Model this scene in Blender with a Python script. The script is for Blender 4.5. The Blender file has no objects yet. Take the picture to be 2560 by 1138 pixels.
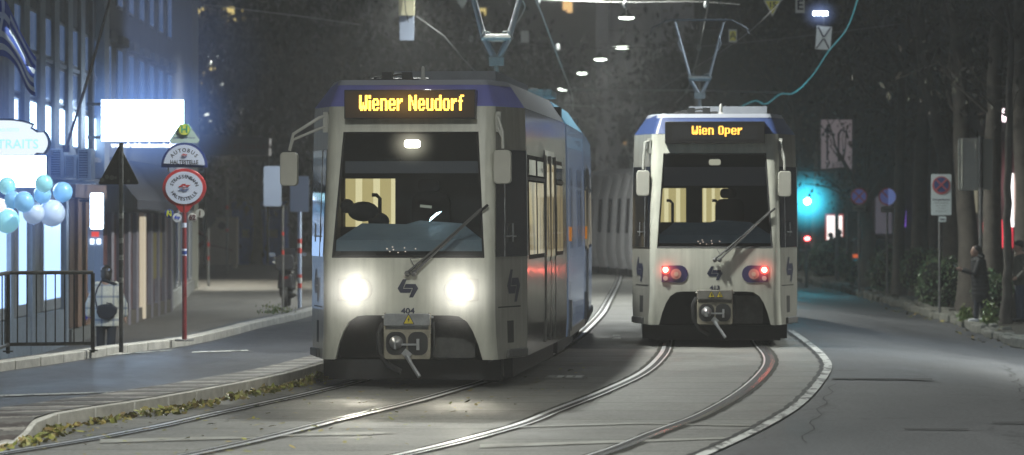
import bpy, bmesh, math, random
from mathutils import Vector, Matrix, Euler
R = math.radians
random.seed(7)
S = bpy.context.scene
COL = S.collection
F, HC, YH, XC = 8500.0, 1.85, 547.0, 1280.0

# ---------------------------------------------------------------- survey helpers (photo measurements -> metres)
def V(px, py, s):
    return Vector(((px-XC)/s, F/s, HC-(py-YH)/s))
def G(px, py, g=0.0):
    s = (py-YH)/(HC-g)
    return Vector(((px-XC)/s, F/s, g))
def lerp(a, b, t): return a+(b-a)*t
def smooth(t):
    t = max(0, min(1, t)); return t*t*(3-2*t)
def curve(pts):
    """monotone-ish cubic through (Y,X) points, linear outside"""
    pts = sorted(pts)
    ys = [p[0] for p in pts]; xs = [p[1] for p in pts]
    n = len(pts)
    m = []
    for i in range(n):
        if i == 0: m.append((xs[1]-xs[0])/(ys[1]-ys[0]))
        elif i == n-1: m.append((xs[-1]-xs[-2])/(ys[-1]-ys[-2]))
        else: m.append((xs[i+1]-xs[i-1])/(ys[i+1]-ys[i-1]))
    def f(y):
        if y <= ys[0]: return xs[0]+m[0]*(y-ys[0])
        if y >= ys[-1]: return xs[-1]+m[-1]*(y-ys[-1])
        for i in range(n-1):
            if y <= ys[i+1]:
                h = ys[i+1]-ys[i]; t = (y-ys[i])/h
                return ((2*t**3-3*t**2+1)*xs[i]+(t**3-2*t**2+t)*h*m[i]
                        + (-2*t**3+3*t**2)*xs[i+1]+(t**3-t**2)*h*m[i+1])
    return f
def gcurve(px, extra=(), g=0.0):
    pts = []
    for (x, y) in px:
        v = G(x, y, g); pts.append((v.y, v.x))
    return curve(pts+list(extra))

# ---------------------------------------------------------------- materials
MATS = {}
def mat(name, col=(.5, .5, .5), rough=.6, metal=0.0, emis=None, es=0.0, var=0.0, vs=6.0, bump=0.0, bs=40.0, bsc=None,
        spec=.5, coat=0.0, streak=0.0, rnd=0.0, trans=0.0, alpha=1.0, dirt=None):
    if name in MATS: return MATS[name]
    m = bpy.data.materials.new(name); m.use_nodes = True
    nt = m.node_tree; N = nt.nodes; L = nt.links
    b = N['Principled BSDF']
    b.inputs['Base Color'].default_value = (*col, 1)
    b.inputs['Roughness'].default_value = rough
    b.inputs['Metallic'].default_value = metal
    b.inputs['Specular IOR Level'].default_value = spec
    b.inputs['Coat Weight'].default_value = coat
    b.inputs['Transmission Weight'].default_value = trans
    if emis:
        b.inputs['Emission Color'].default_value = (*emis, 1)
        b.inputs['Emission Strength'].default_value = es
    tc = N.new('ShaderNodeTexCoord')
    last = None
    if var or streak or rnd or dirt:
        cur = None
        def chain(fac_socket, lo, hi):
            nonlocal cur
            mr = N.new('ShaderNodeMapRange'); mr.inputs['From Min'].default_value = .3; mr.inputs['From Max'].default_value = .7
            mr.inputs['To Min'].default_value = lo; mr.inputs['To Max'].default_value = hi
            L.new(fac_socket, mr.inputs['Value'])
            mx = N.new('ShaderNodeVectorMath'); mx.operation = 'SCALE'
            if cur is None: mx.inputs[0].default_value = col
            else: L.new(cur, mx.inputs[0])
            L.new(mr.outputs[0], mx.inputs['Scale'])
            cur = mx.outputs[0]
        if var:
            n = N.new('ShaderNodeTexNoise'); n.inputs['Scale'].default_value = vs; n.inputs['Detail'].default_value = 6
            n.inputs['Roughness'].default_value = .65
            L.new(tc.outputs['Object'], n.inputs['Vector']); chain(n.outputs['Fac'], 1-var, 1+var)
        if streak:
            mp = N.new('ShaderNodeMapping'); mp.inputs['Scale'].default_value = (14, 14, 1.1)
            n = N.new('ShaderNodeTexNoise'); n.inputs['Scale'].default_value = 1.0; n.inputs['Detail'].default_value = 5
            L.new(tc.outputs['Object'], mp.inputs[0]); L.new(mp.outputs[0], n.inputs['Vector']); chain(n.outputs['Fac'], 1-streak, 1+streak*.3)
        if dirt:  # darker, browner towards the bottom of the thing: dirt = (z where clean, z where dirty, amount)
            sx = N.new('ShaderNodeSeparateXYZ'); L.new(tc.outputs['Object'], sx.inputs[0])
            mr = N.new('ShaderNodeMapRange'); mr.inputs['From Min'].default_value = dirt[0]; mr.inputs['From Max'].default_value = dirt[1]
            mr.inputs['To Min'].default_value = 1; mr.inputs['To Max'].default_value = 1-dirt[2]
            L.new(sx.outputs['Z'], mr.inputs['Value'])
            mx = N.new('ShaderNodeVectorMath'); mx.operation = 'SCALE'
            if cur is None: mx.inputs[0].default_value = col
            else: L.new(cur, mx.inputs[0])
            L.new(mr.outputs[0], mx.inputs['Scale']); cur = mx.outputs[0]
        if rnd:
            ge = N.new('ShaderNodeNewGeometry')
            hs = N.new('ShaderNodeHueSaturation')
            mr = N.new('ShaderNodeMapRange'); mr.inputs['To Min'].default_value = .5-rnd*.10; mr.inputs['To Max'].default_value = .5+rnd*.06
            mv = N.new('ShaderNodeMapRange'); mv.inputs['To Min'].default_value = 1-rnd*.7; mv.inputs['To Max'].default_value = 1+rnd*.8
            mm = N.new('ShaderNodeMath'); mm.operation = 'MULTIPLY'; mm.inputs[1].default_value = 7.13
            fr = N.new('ShaderNodeMath'); fr.operation = 'FRACT'
            L.new(ge.outputs['Random Per Island'], mr.inputs['Value'])
            L.new(ge.outputs['Random Per Island'], mm.inputs[0]); L.new(mm.outputs[0], fr.inputs[0]); L.new(fr.outputs[0], mv.inputs['Value'])
            L.new(mr.outputs[0], hs.inputs['Hue']); L.new(mv.outputs[0], hs.inputs['Value'])
            if cur is None: hs.inputs['Color'].default_value = (*col, 1)
            else: L.new(cur, hs.inputs['Color'])
            cur = hs.outputs[0]
        L.new(cur, b.inputs['Base Color'])
    if bump:
        n = N.new('ShaderNodeTexNoise'); n.inputs['Scale'].default_value = bs; n.inputs['Detail'].default_value = 4
        bp = N.new('ShaderNodeBump'); bp.inputs['Strength'].default_value = bump; bp.inputs['Distance'].default_value = .02
        mpb = N.new('ShaderNodeMapping'); mpb.inputs['Scale'].default_value = bsc or (1, 1, 1); L.new(tc.outputs['Object'], mpb.inputs[0])
        L.new(mpb.outputs[0], n.inputs['Vector']); L.new(n.outputs['Fac'], bp.inputs['Height']); L.new(bp.outputs[0], b.inputs['Normal'])
    MATS[name] = m
    return m
def emat(name, col, s, base=(.05, .05, .05)):
    return mat(name, base, .4, 0, col, s)

# ---------------------------------------------------------------- mesh builder
class MB:
    def __init__(s): s.v = []; s.f = []
    def add(s, vs, fs, M=None):
        o = len(s.v)
        for p in vs:
            p = Vector(p)
            s.v.append(tuple(M @ p) if M is not None else tuple(p))
        s.f += [tuple(i+o for i in q) for q in fs]
        return s
    def box(s, c, d, M=None, rot=None):
        x, y, z = d[0]/2, d[1]/2, d[2]/2
        vs = [Vector((a*x, b*y, e*z)) for a in (-1, 1) for b in (-1, 1) for e in (-1, 1)]
        if rot is not None:
            q = Euler(rot).to_matrix(); vs = [q @ v for v in vs]
        c = Vector(c)
        return s.add([v+c for v in vs], [(0, 1, 3, 2), (4, 6, 7, 5), (0, 4, 5, 1), (2, 3, 7, 6), (0, 2, 6, 4), (1, 5, 7, 3)], M)
    def bbox(s, c, d, r=.02, n=3, M=None):
        """box with rounded vertical-plane outline (x-z), extruded along y"""
        return s.prism(rrect(d[0], d[2], r, n), d[1], Matrix.Translation(Vector(c)) if M is None else M @ Matrix.Translation(Vector(c)))
    def prism(s, pts, depth, M=None):
        """polygon in x-z, extruded symmetric along y"""
        n = len(pts)
        vs = [(p[0], -depth/2, p[1]) for p in pts]+[(p[0], depth/2, p[1]) for p in pts]
        fs = [tuple(range(n)), tuple(range(2*n-1, n-1, -1))]+[(i, i+n, (i+1) % n+n, (i+1) % n) for i in range(n)]
        return s.add(vs, fs, M)
    def tube(s, pts, r, n=8, M=None, caps=True):
        pts = [Vector(p) for p in pts]
        rs = r if isinstance(r, (list, tuple)) else [r]*len(pts)
        rings = []
        up0 = None
        for i, p in enumerate(pts):
            if i == 0: d = pts[1]-p
            elif i == len(pts)-1: d = p-pts[i-1]
            else: d = (pts[i+1]-pts[i-1])
            if d.length < 1e-9: d = Vector((0, 0, 1))
            d.normalize()
            if up0 is None:
                a = Vector((0, 0, 1)) if abs(d.z) < .9 else Vector((1, 0, 0))
                u = d.cross(a).normalized()
            else:
                u = (up0-d*up0.dot(d))
                u = u.normalized() if u.length > 1e-6 else d.orthogonal().normalized()
            up0 = u
            w = d.cross(u)
            rings.append([p+(u*math.cos(t)+w*math.sin(t))*rs[i] for t in [2*math.pi*k/n for k in range(n)]])
        vs = [q for r_ in rings for q in r_]
        fs = []
        for i in range(len(pts)-1):
            for k in range(n):
                fs.append((i*n+k, i*n+(k+1) % n, (i+1)*n+(k+1) % n, (i+1)*n+k))
        if caps:
            fs.append(tuple(range(n-1, -1, -1))); fs.append(tuple((len(pts)-1)*n+k for k in range(n)))
        return s.add(vs, fs, M)
    def lathe(s, prof, n=20, M=None):
        """prof: (r,z) list, revolve about z"""
        vs = []; fs = []
        for (r, z) in prof:
            for k in range(n):
                t = 2*math.pi*k/n; vs.append((r*math.cos(t), r*math.sin(t), z))
        for i in range(len(prof)-1):
            for k in range(n):
                fs.append((i*n+k, i*n+(k+1) % n, (i+1)*n+(k+1) % n, (i+1)*n+k))
        fs.append(tuple(range(n-1, -1, -1))); fs.append(tuple((len(prof)-1)*n+k for k in range(n)))
        return s.add(vs, fs, M)
    def disc(s, c, r, depth=.01, n=24, ax='y', M=None, sx=1.0):
        pts = [(r*sx*math.cos(2*math.pi*k/n), r*math.sin(2*math.pi*k/n)) for k in range(n)]
        T = Matrix.Translation(Vector(c))
        if ax == 'z': T = T @ Matrix.Rotation(math.pi/2, 4, 'X')
        if ax == 'x': T = T @ Matrix.Rotation(math.pi/2, 4, 'Z')
        return s.prism(pts, depth, T if M is None else M @ T)
    def sph(s, c, r, n=14, sc=(1, 1, 1), M=None):
        prof = [(max(1e-4, r*math.sin(math.pi*i/(n-2))), -r*math.cos(math.pi*i/(n-2))) for i in range(n-1)]
        T = Matrix.Translation(Vector(c)) @ Matrix.Diagonal((*sc, 1))
        return s.lathe(prof, n*2, T if M is None else M @ T)
    def quad(s, a, b, c, d): return s.add([a, b, c, d], [(0, 1, 2, 3)])
    def build(s, name, m, parent=None, ang=35, flat=False, bevel=0.0, recalc=True, weld=0.0):
        me = bpy.data.meshes.new(name); me.from_pydata(s.v, [], s.f)
        if recalc:
            bm = bmesh.new(); bm.from_mesh(me)
            if weld: bmesh.ops.remove_doubles(bm, verts=bm.verts, dist=weld)
            bmesh.ops.recalc_face_normals(bm, faces=bm.faces); bm.to_mesh(me); bm.free()
        if not flat:
            me.polygons.foreach_set('use_smooth', [True]*len(me.polygons))
            me.set_sharp_from_angle(angle=R(ang))
        me.materials.append(m)
        o = bpy.data.objects.new(name, me); COL.objects.link(o)
        if parent is not None: o.parent = parent
        if bevel:
            md = o.modifiers.new('b', 'BEVEL'); md.width = bevel; md.segments = 2; md.limit_method = 'ANGLE'; md.angle_limit = R(40)
        return o
def rrect(w, h, r, n=3):
    pts = []
    for (cx, cz, a0) in ((w/2-r, h/2-r, 0), (-w/2+r, h/2-r, 90), (-w/2+r, -h/2+r, 180), (w/2-r, -h/2+r, 270)):
        for k in range(n+1):
            a = R(a0+90*k/n); pts.append((cx+r*math.cos(a), cz+r*math.sin(a)))
    return pts
def tag(o, label=None, cat=None, group=None, kind=None):
    if label: o['label'] = label
    if cat: o['category'] = cat
    if group: o['group'] = group
    if kind: o['kind'] = kind
    return o
def thing(name, label, cat, loc=(0, 0, 0), rz=0.0, group=None):
    o = bpy.data.objects.new(name, None); COL.objects.link(o)
    o.location = loc; o.rotation_euler = (0, 0, rz); o.empty_display_size = .2
    return tag(o, label, cat, group)
def struct(o): o['kind'] = 'structure'; return o
def copy_tree(o, parent=None):
    c = o.copy(); COL.objects.link(c); c.parent = parent
    for ch in [x for x in COL.objects if x.parent == o]: copy_tree(ch, c)
    return c
def text(name, body, size, m, parent, loc, rot=(math.pi/2, 0, 0), ext=.002, sx=1.0, align='CENTER', bold=0.0):
    cu = bpy.data.curves.new(name, 'FONT'); cu.body = body; cu.size = size; cu.extrude = ext
    cu.align_x = align; cu.align_y = 'CENTER'; cu.offset = bold; cu.resolution_u = 3
    t = bpy.data.objects.new('tmp', cu); COL.objects.link(t)
    dg = bpy.context.evaluated_depsgraph_get(); dg.update()
    me = bpy.data.meshes.new_from_object(t.evaluated_get(dg)); me.name = name
    bpy.data.objects.remove(t)
    me.materials.clear(); me.materials.append(m)
    o = bpy.data.objects.new(name, me); COL.objects.link(o)
    o.location = loc; o.rotation_euler = rot; o.scale = (sx, 1, 1)
    if parent is not None: o.parent = parent
    return o
def arc_text(body, size, rad, cx, cz, y, m, parent, up=True, span=None, rz=1.0, bold=.0):
    """letters on an arc facing -y; returns one joined mesh"""
    mb = MB(); n = len(body); span = span or size*.8*n/rad
    for i, ch in enumerate(body):
        if ch == ' ': continue
        t = (i-(n-1)/2)/max(1, n-1)*span
        cu = bpy.data.curves.new('c', 'FONT'); cu.body = ch; cu.size = size; cu.align_x = 'CENTER'; cu.align_y = 'CENTER'; cu.offset = bold
        cu.resolution_u = 2
        o = bpy.data.objects.new('tmp', cu); COL.objects.link(o)
        dg = bpy.context.evaluated_depsgraph_get(); dg.update()
        me = bpy.data.meshes.new_from_object(o.evaluated_get(dg)); bpy.data.objects.remove(o)
        if up: px, pz, ro = cx+rad*math.sin(t), cz+rad*rz*math.cos(t), -t
        else: px, pz, ro = cx+rad*math.sin(t), cz-rad*rz*math.cos(t), t
        M = Matrix.Translation((px, y, pz)) @ Matrix.Rotation(-ro, 4, 'Y') @ Matrix.Rotation(math.pi/2, 4, 'X')
        mb.add([v.co for v in me.vertices], [tuple(p.vertices) for p in me.polygons], M)
    return mb.build('lettering', m, parent, flat=True, recalc=False)

# ---------------------------------------------------------------- shared materials
cream = mat('cream_paint', (.60, .60, .52), .36, coat=.3, var=.07, vs=2.5, streak=.17, bump=.02, bs=3, dirt=(1.5, .3, .35))
sidep = mat('side_paint', (.11, .10, .098), .17, metal=.0, coat=.12, spec=.35, var=.1, vs=2, streak=.4, bump=.25, bs=1, bsc=(7, 7, .6))
sideb = mat('side_blue_reflection', (.55, .63, .80), .16, metal=.35, coat=.4, streak=.4, bump=.3, bs=1, bsc=(7, 7, .6), emis=(.42, .62, 1), es=.08)  # blue-white reflection put into the colour, plus a faint glow of its own
purple = mat('violet_paint', (.19, .20, .55), .35, coat=.4, var=.1, vs=3)
roofg = mat('roof_grey', (.27, .29, .33), .42, coat=.2, var=.12, vs=3, bump=.05, bs=20)
darkg = mat('dark_metal', (.035, .036, .038), .5, metal=.3, var=.3, vs=9)
black = mat('black_rubber', (.012, .012, .013), .7)
steel = mat('galvanised_steel', (.42, .43, .44), .38, metal=.8, var=.2, vs=12)
greym = mat('grey_metal', (.28, .28, .27), .45, metal=.4, var=.2, vs=15)
darkwin = mat('dark_side_glass', (.012, .014, .018), .06, spec=.6, coat=.3)
led = emat('amber_led', (1.0, .52, .06), 5.0)
ledd = emat('amber_led_dim', (1.0, .50, .06), 2.6)
ledback = mat('led_panel', (.012, .009, .006), .4, emis=(1, .45, .05), es=.014)
ledback2 = mat('led_panel_off', (.02, .02, .022), .4)
chrome = mat('chrome', (.7, .7, .7), .15, metal=1)
white = mat('white_enamel', (.62, .68, .84), .35, coat=.3)
redp = mat('red_enamel', (.42, .03, .035), .35, coat=.3)
bluep = mat('blue_enamel', (.03, .06, .28), .35, coat=.3)
ink = mat('dark_ink', (.02, .022, .05), .5)
glass = bpy.data.materials.new('windscreen_glass'); glass.use_nodes = True
_n = glass.node_tree.nodes; _l = glass.node_tree.links; _n.clear()
_o = _n.new('ShaderNodeOutputMaterial'); _t = _n.new('ShaderNodeBsdfTransparent'); _g = _n.new('ShaderNodeBsdfGlossy'); _m = _n.new('ShaderNodeMixShader')
_f = _n.new('ShaderNodeFresnel'); _f.inputs[0].default_value = 1.5
_t.inputs[0].default_value = (.72, .78, .8, 1); _g.inputs['Roughness'].default_value = .03
_l.new(_f.outputs[0], _m.inputs[0]); _l.new(_t.outputs[0], _m.inputs[1]); _l.new(_g.outputs[0], _m.inputs[2]); _l.new(_m.outputs[0], _o.inputs[0])

# ---------------------------------------------------------------- setting: ground, road, tracks
KL = gcurve([(0, 930), (130, 912), (250, 893), (360, 878), (460, 866), (560, 845), (660, 818), (760, 795)],
            [(8, -10.2), (25, -8.1), (80, -3.35), (110, -2.6), (160, -1.6), (300, 4)])
KRp = [(2560, 872), (2500, 850), (2420, 820), (2330, 793), (2230, 762), (2140, 737), (2070, 720), (2010, 706)]
KR = gcurve(KRp, [(8, 9.0), (35, 9.0), (200, 10.5), (300, 14)], g=-.5)
def groad(x, y):
    a = 4.6; b = KR(y)
    return -.5*smooth((x-a)/(b-a))
def sheet(name, fl, fr, ys, nx, zf, m):
    mb = MB(); vs = []; fs = []
    for y in ys:
        a, b = fl(y), fr(y)
        for i in range(nx+1):
            x = lerp(a, b, i/nx); vs.append((x, y, zf(x, y)))
    for j in range(len(ys)-1):
        for i in range(nx):
            k = j*(nx+1)+i; fs.append((k, k+1, k+nx+2, k+nx+1))
    mb.add(vs, fs)
    return mb.build(name, m, ang=80)
def yr(a, b, st):
    out = []; y = a
    while y < b: out.append(y); y += st*(1+y/60)
    return out+[b]
def nodes_of(name, base_rough=.8):
    m = bpy.data.materials.new(name); m.use_nodes = True; MATS[name] = m
    return m, m.node_tree.nodes, m.node_tree.links, m.node_tree.nodes['Principled BSDF']
def ramp(N, L, src, stops):
    r = N.new('ShaderNodeValToRGB'); L.new(src, r.inputs[0])
    while len(r.color_ramp.elements) < len(stops): r.color_ramp.elements.new(.5)
    for e, (p, c) in zip(r.color_ramp.elements, stops): e.position = p; e.color = (*c, 1)
    return r.outputs[0]
def noise(N, L, tc, scale, detail=5, rough=.6, sc=(1, 1, 1)):
    mp = N.new('ShaderNodeMapping'); mp.inputs['Scale'].default_value = sc; L.new(tc.outputs['Object'], mp.inputs[0])
    n = N.new('ShaderNodeTexNoise'); n.inputs['Scale'].default_value = scale; n.inputs['Detail'].default_value = detail
    n.inputs['Roughness'].default_value = rough; L.new(mp.outputs[0], n.inputs['Vector']); return n.outputs['Fac']
def mixc(N, L, a, b, fac, mode='MULTIPLY'):
    x = N.new('ShaderNodeMix'); x.data_type = 'RGBA'; x.blend_type = mode
    if isinstance(fac, (int, float)): x.inputs[0].default_value = fac
    else: L.new(fac, x.inputs[0])
    for s_, v in ((x.inputs[6], a), (x.inputs[7], b)):
        if isinstance(v, tuple): s_.default_value = (*v, 1)
        else: L.new(v, s_)
    return x.outputs[2]
# asphalt
def asphalt_mat(name, c0, c1, rough0=.42, rough1=.75):
    m, N, L, b = nodes_of(name); tc = N.new('ShaderNodeTexCoord')
    big = noise(N, L, tc, .35, 6, .65, (1, .35, 1)); fine = noise(N, L, tc, 26, 6, .85)
    c = ramp(N, L, big, [(.3, c0), (.7, c1)])
    g = ramp(N, L, fine, [(.36, (.30, .30, .30)), (.62, (1.75, 1.75, 1.75))])
    c = mixc(N, L, c, g, 1.0)
    vo = N.new('ShaderNodeTexVoronoi'); vo.feature = 'DISTANCE_TO_EDGE'; vo.inputs['Scale'].default_value = .33
    nn = N.new('ShaderNodeTexNoise'); nn.inputs['Scale'].default_value = 2.2; L.new(tc.outputs['Object'], nn.inputs['Vector'])
    ad = N.new('ShaderNodeVectorMath'); ad.operation = 'MULTIPLY_ADD'; ad.inputs[1].default_value = (.9, .9, .9)
    L.new(nn.outputs['Color'], ad.inputs[0]); L.new(tc.outputs['Object'], ad.inputs[2]); L.new(ad.outputs[0], vo.inputs['Vector'])
    cr = ramp(N, L, vo.outputs['Distance'], [(0.0, (.35, .35, .35)), (.012, (1, 1, 1))])
    c = mixc(N, L, c, cr, .8)
    L.new(c, b.inputs['Base Color'])
    rr = N.new('ShaderNodeMapRange'); rr.inputs['From Min'].default_value = .3; rr.inputs['From Max'].default_value = .7
    rr.inputs['To Min'].default_value = rough0; rr.inputs['To Max'].default_value = rough1
    L.new(big, rr.inputs['Value']); L.new(rr.outputs[0], b.inputs['Roughness'])
    bp = N.new('ShaderNodeBump'); bp.inputs['Strength'].default_value = .5; bp.inputs['Distance'].default_value = .008
    L.new(fine, bp.inputs['Height']); L.new(bp.outputs[0], b.inputs['Normal'])
    return m
asphalt = asphalt_mat('asphalt', (.034, .036, .040), (.082, .084, .090), .45, .8)
asphaltw = asphalt_mat('asphalt_left_lane', (.030, .033, .041), (.066, .069, .078), .30, .58)
pave = asphalt_mat('pavement_asphalt', (.075, .073, .07), (.12, .117, .11), .5, .8)
# concrete slabs of the track bed
concrete, N, L, b = nodes_of('track_concrete'); tc = N.new('ShaderNodeTexCoord')
big = noise(N, L, tc, .5, 6, .65); med = noise(N, L, tc, 5, 5, .7, (.35, 1.6, 1)); fine = noise(N, L, tc, 60, 3, .7)
c = ramp(N, L, big, [(.3, (.115, .115, .110)), (.7, (.195, .194, .185))])
c = mixc(N, L, c, ramp(N, L, med, [(.3, (.72, .72, .72)), (.6, (1.05, 1.05, 1.05))]), 1.0)
fine2 = noise(N, L, tc, 22, 6, .85, (1, .6, 1)); c = mixc(N, L, c, ramp(N, L, fine2, [(.35, (.62, .62, .62)), (.62, (1.25, 1.25, 1.25))]), 1.0)
mp = N.new('ShaderNodeMapping'); mp.inputs['Rotation'].default_value = (0, 0, R(2)); mp.inputs['Location'].default_value = (170, 0, 0); L.new(tc.outputs['Object'], mp.inputs[0])
nz = N.new('ShaderNodeTexNoise'); nz.inputs['Scale'].default_value = 3; L.new(tc.outputs['Object'], nz.inputs['Vector'])
va = N.new('ShaderNodeVectorMath'); va.operation = 'MULTIPLY_ADD'; va.inputs[1].default_value = (.04, .04, 0); L.new(nz.outputs['Color'], va.inputs[0]); L.new(mp.outputs[0], va.inputs[2])
br = N.new('ShaderNodeTexBrick'); br.inputs['Scale'].default_value = 1; br.inputs['Brick Width'].default_value = 400; br.inputs['Row Height'].default_value = 1.42
br.inputs['Mortar Size'].default_value = .022; br.inputs['Mortar Smooth'].default_value = .25; br.inputs['Color1'].default_value = (.86, .86, .86, 1); br.inputs['Color2'].default_value = (1.1, 1.1, 1.08, 1)
br.inputs['Mortar'].default_value = (.16, .15, .14, 1); L.new(va.outputs[0], br.inputs['Vector'])
c = mixc(N, L, c, br.outputs['Color'], 1.0)
L.new(c, b.inputs['Base Color'])
rr = N.new('ShaderNodeMapRange'); rr.inputs['From Min'].default_value = .3; rr.inputs['From Max'].default_value = .7; rr.inputs['To Min'].default_value = .45; rr.inputs['To Max'].default_value = .8
L.new(big, rr.inputs['Value']); L.new(rr.outputs[0], b.inputs['Roughness'])
bp = N.new('ShaderNodeBump'); bp.inputs['Strength'].default_value = .35; bp.inputs['Distance'].default_value = .01; L.new(med, bp.inputs['Height']); L.new(bp.outputs[0], b.inputs['Normal'])
# chipped paint
def paint_mat(name, col, thr=.47, w=.06, under=(.06, .06, .06)):
    m, N, L, b = nodes_of(name); tc = N.new('ShaderNodeTexCoord')
    n = noise(N, L, tc, 3.5, 7, .75, (1, .45, 1))
    f = ramp(N, L, n, [(thr-w, (0, 0, 0)), (thr+w, (1, 1, 1))])
    L.new(mixc(N, L, under, col, f, 'MIX'), b.inputs['Base Color']); b.inputs['Roughness'].default_value = .6
    return m
linep = paint_mat('worn_white_line', (.42, .43, .42), .465, .015)
linef = paint_mat('faded_white_line', (.27, .27, .25), .50, .15, (.15, .145, .13))
# tiles of the island
tile, N, L, b = nodes_of('island_tiles'); tc = N.new('ShaderNodeTexCoord')
mp = N.new('ShaderNodeMapping'); mp.inputs['Rotation'].default_value = (0, 0, R(-12)); L.new(tc.outputs['Object'], mp.inputs[0])
sx_ = N.new('ShaderNodeSeparateXYZ'); L.new(mp.outputs[0], sx_.inputs[0])
n1 = noise(N, L, tc, 5, 6, .7); n2 = noise(N, L, tc, 1.4, 3, .6)
def fr_(sock, k, add=None):
    a_ = N.new('ShaderNodeMath'); a_.operation = 'MULTIPLY_ADD'; a_.inputs[1].default_value = k; L.new(sock, a_.inputs[0])
    if add is not None: L.new(add, a_.inputs[2])
    f_ = N.new('ShaderNodeMath'); f_.operation = 'FRACT'; L.new(a_.outputs[0], f_.inputs[0]); return f_.outputs[0]
rows = ramp(N, L, fr_(sx_.outputs['Y'], 1.35, n1), [(.26, (.34, .32, .29)), (.30, (.055, .045, .042)), (.60, (.07, .055, .05)), (.64, (.17, .165, .15)), (.95, (.14, .13, .12)), (.98, (.03, .03, .03))])
L.new(mixc(N, L, rows, ramp(N, L, n2, [(.35, (.55, .55, .55)), (.65, (1.25, 1.25, 1.25))]), 1.0), b.inputs['Base Color']); b.inputs['Roughness'].default_value = .6
kerbm = mat('kerb_stone', (.46, .445, .41), .65, var=.25, vs=4, bump=.3, bs=25)
kerbr = mat('rough_kerb_stone', (.13, .13, .11), .8, var=.4, vs=5, bump=.8, bs=14)
soil = mat('soil', (.028, .026, .018), .95, var=.5, vs=3, bump=1.0, bs=12)

Y0 = 8
struct(sheet('ground', lambda y: -400, lambda y: 400, [-40, 8, 100, 300, 900], 6, lambda x, y: -1.2, mat('far_ground', (.03, .03, .03), .9, var=.3, vs=.2)))
ys = yr(Y0, 420, 1.0)
# edges of the track bed on the right
EDp = [(1755, 1138), (1890, 1075), (1990, 1015), (2050, 950), (2066, 915), (2047, 885), (2005, 850)]
ED = gcurve(EDp, [(10, -2.2), (18, -.3), (65, 4.9), (85, 6.0), (130, 7.0), (300, 11)])
IF = gcurve([(0, 1125), (135, 1078), (410, 1030), (705, 969), (825, 934)], [(8, -9.8), (20, -6.5), (50, -1.3), (60, -.75), (80, -.1), (120, 1.0), (300, 6)])
struct(sheet('road', lambda y: KL(y)-.02, lambda y: KR(y)+.1, ys, 24, lambda x, y: groad(x, y)-.002, asphalt))
struct(sheet('left_lane', lambda y: KL(y)+.0, lambda y: IF(y)-.2, ys, 6, lambda x, y: .003, asphaltw))
struct(sheet('track_bed', lambda y: IF(y)-.05, ED, ys, 10, lambda x, y: .008+groad(x, y), concrete))
def ribbon(mb, f, off0, off1, y0, y1, z, st=.3):
    ys_ = yr(y0, y1, st); base = len(mb.v); vs = []
    for y in ys_:
        dx = (f(y+.05)-f(y-.05))/.1; nx, ny = 1/math.hypot(1, dx), -dx/math.hypot(1, dx)
        for o in (off0, off1):
            vs.append((f(y)+nx*o, y+ny*o, z+groad(f(y)+nx*o, y)))
    mb.add(vs, [(2*i, 2*i+1, 2*i+3, 2*i+2) for i in range(len(ys_)-1)])
mb = MB(); ribbon(mb, ED, -.03, .07, 24, 56, .014); struct(mb.build('edge_line', linep))
mb = MB(); ribbon(mb, lambda y: ED(y)+.018*math.sin(y*7.3)*math.sin(y*2.9), -.085, -.035, 24, 120, .0155, .12); struct(mb.build('edge_joint', black))
# painted marks
def gquad(mb, pts, z):
    vs = []
    for (x, y) in pts:
        v = G(x, y, 0); vs.append((v.x, v.y, z))
    mb.add(vs, [tuple(range(len(vs)))])
mb = MB()
gquad(mb, [(1300, 1073), (1600, 1064), (1890, 1070), (1893, 1067), (1600, 1061), (1300, 1069)], .015)
gquad(mb, [(1200, 1124), (1830, 1101), (1838, 1097), (1200, 1115)], .015)
gquad(mb, [(560, 1097), (930, 1083), (1000, 1087), (930, 1091)], .015)
gquad(mb, [(250, 1112), (640, 1100), (640, 1094), (250, 1102)], .015)
struct(mb.build('faded_road_marking', linef, flat=True))
mb = MB(); gquad(mb, [(0, 994), (330, 983), (330, 980), (0, 990)], .012); gquad(mb, [(0, 912), (430, 878), (430, 876), (0, 909)], .011)
gquad(mb, [(480, 884), (620, 879), (620, 877), (480, 881)], .012)
struct(mb.build('lane_line', linep, flat=True))
mb = MB(); gquad(mb, [(1530, 850), (1552, 850), (1550, 840), (1532, 840)], .016); struct(mb.build('painted_dash', linep, flat=True))
mb = MB(); gquad(mb, [(2080, 950), (2330, 952), (2330, 949), (2080, 947)], .012); ribbon(mb, lambda y: 5.05+.05*math.sin(y*2.1)+.03*math.sin(y*5.3)+(y-33)*.13, 0, .02, 27, 50, .006); ribbon(mb, lambda y: 2.75+.04*math.sin(y*3)+(y-31)*.12, 0, .012, 28, 38, .006); gquad(mb, [(2260, 1075), (2420, 1077), (2420, 1075), (2260, 1073)], .011); gquad(mb, [(2480, 1060), (2600, 1060), (2600, 1057), (2480, 1058)], .011); struct(mb.build('asphalt_seam', mat('tar', (.026, .026, .028), .85), flat=True))
# drain cover
mb = MB()
for k in range(4):
    gquad(mb, [(1368+k*23, 948), (1384+k*23, 948), (1388+k*23, 943), (1372+k*23, 943)], .02)
dc = thing('drain_grate', 'pale rectangular drain grate lying between the two tram tracks', 'drain')
mb.build('slot', mat('pale_metal', (.6, .62, .6), .4, metal=.3), dc, flat=True)
mb = MB(); gquad(mb, [(1360, 950), (1455, 950), (1462, 941), (1370, 941)], .017); mb.build('frame', greym, dc, flat=True)
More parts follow.
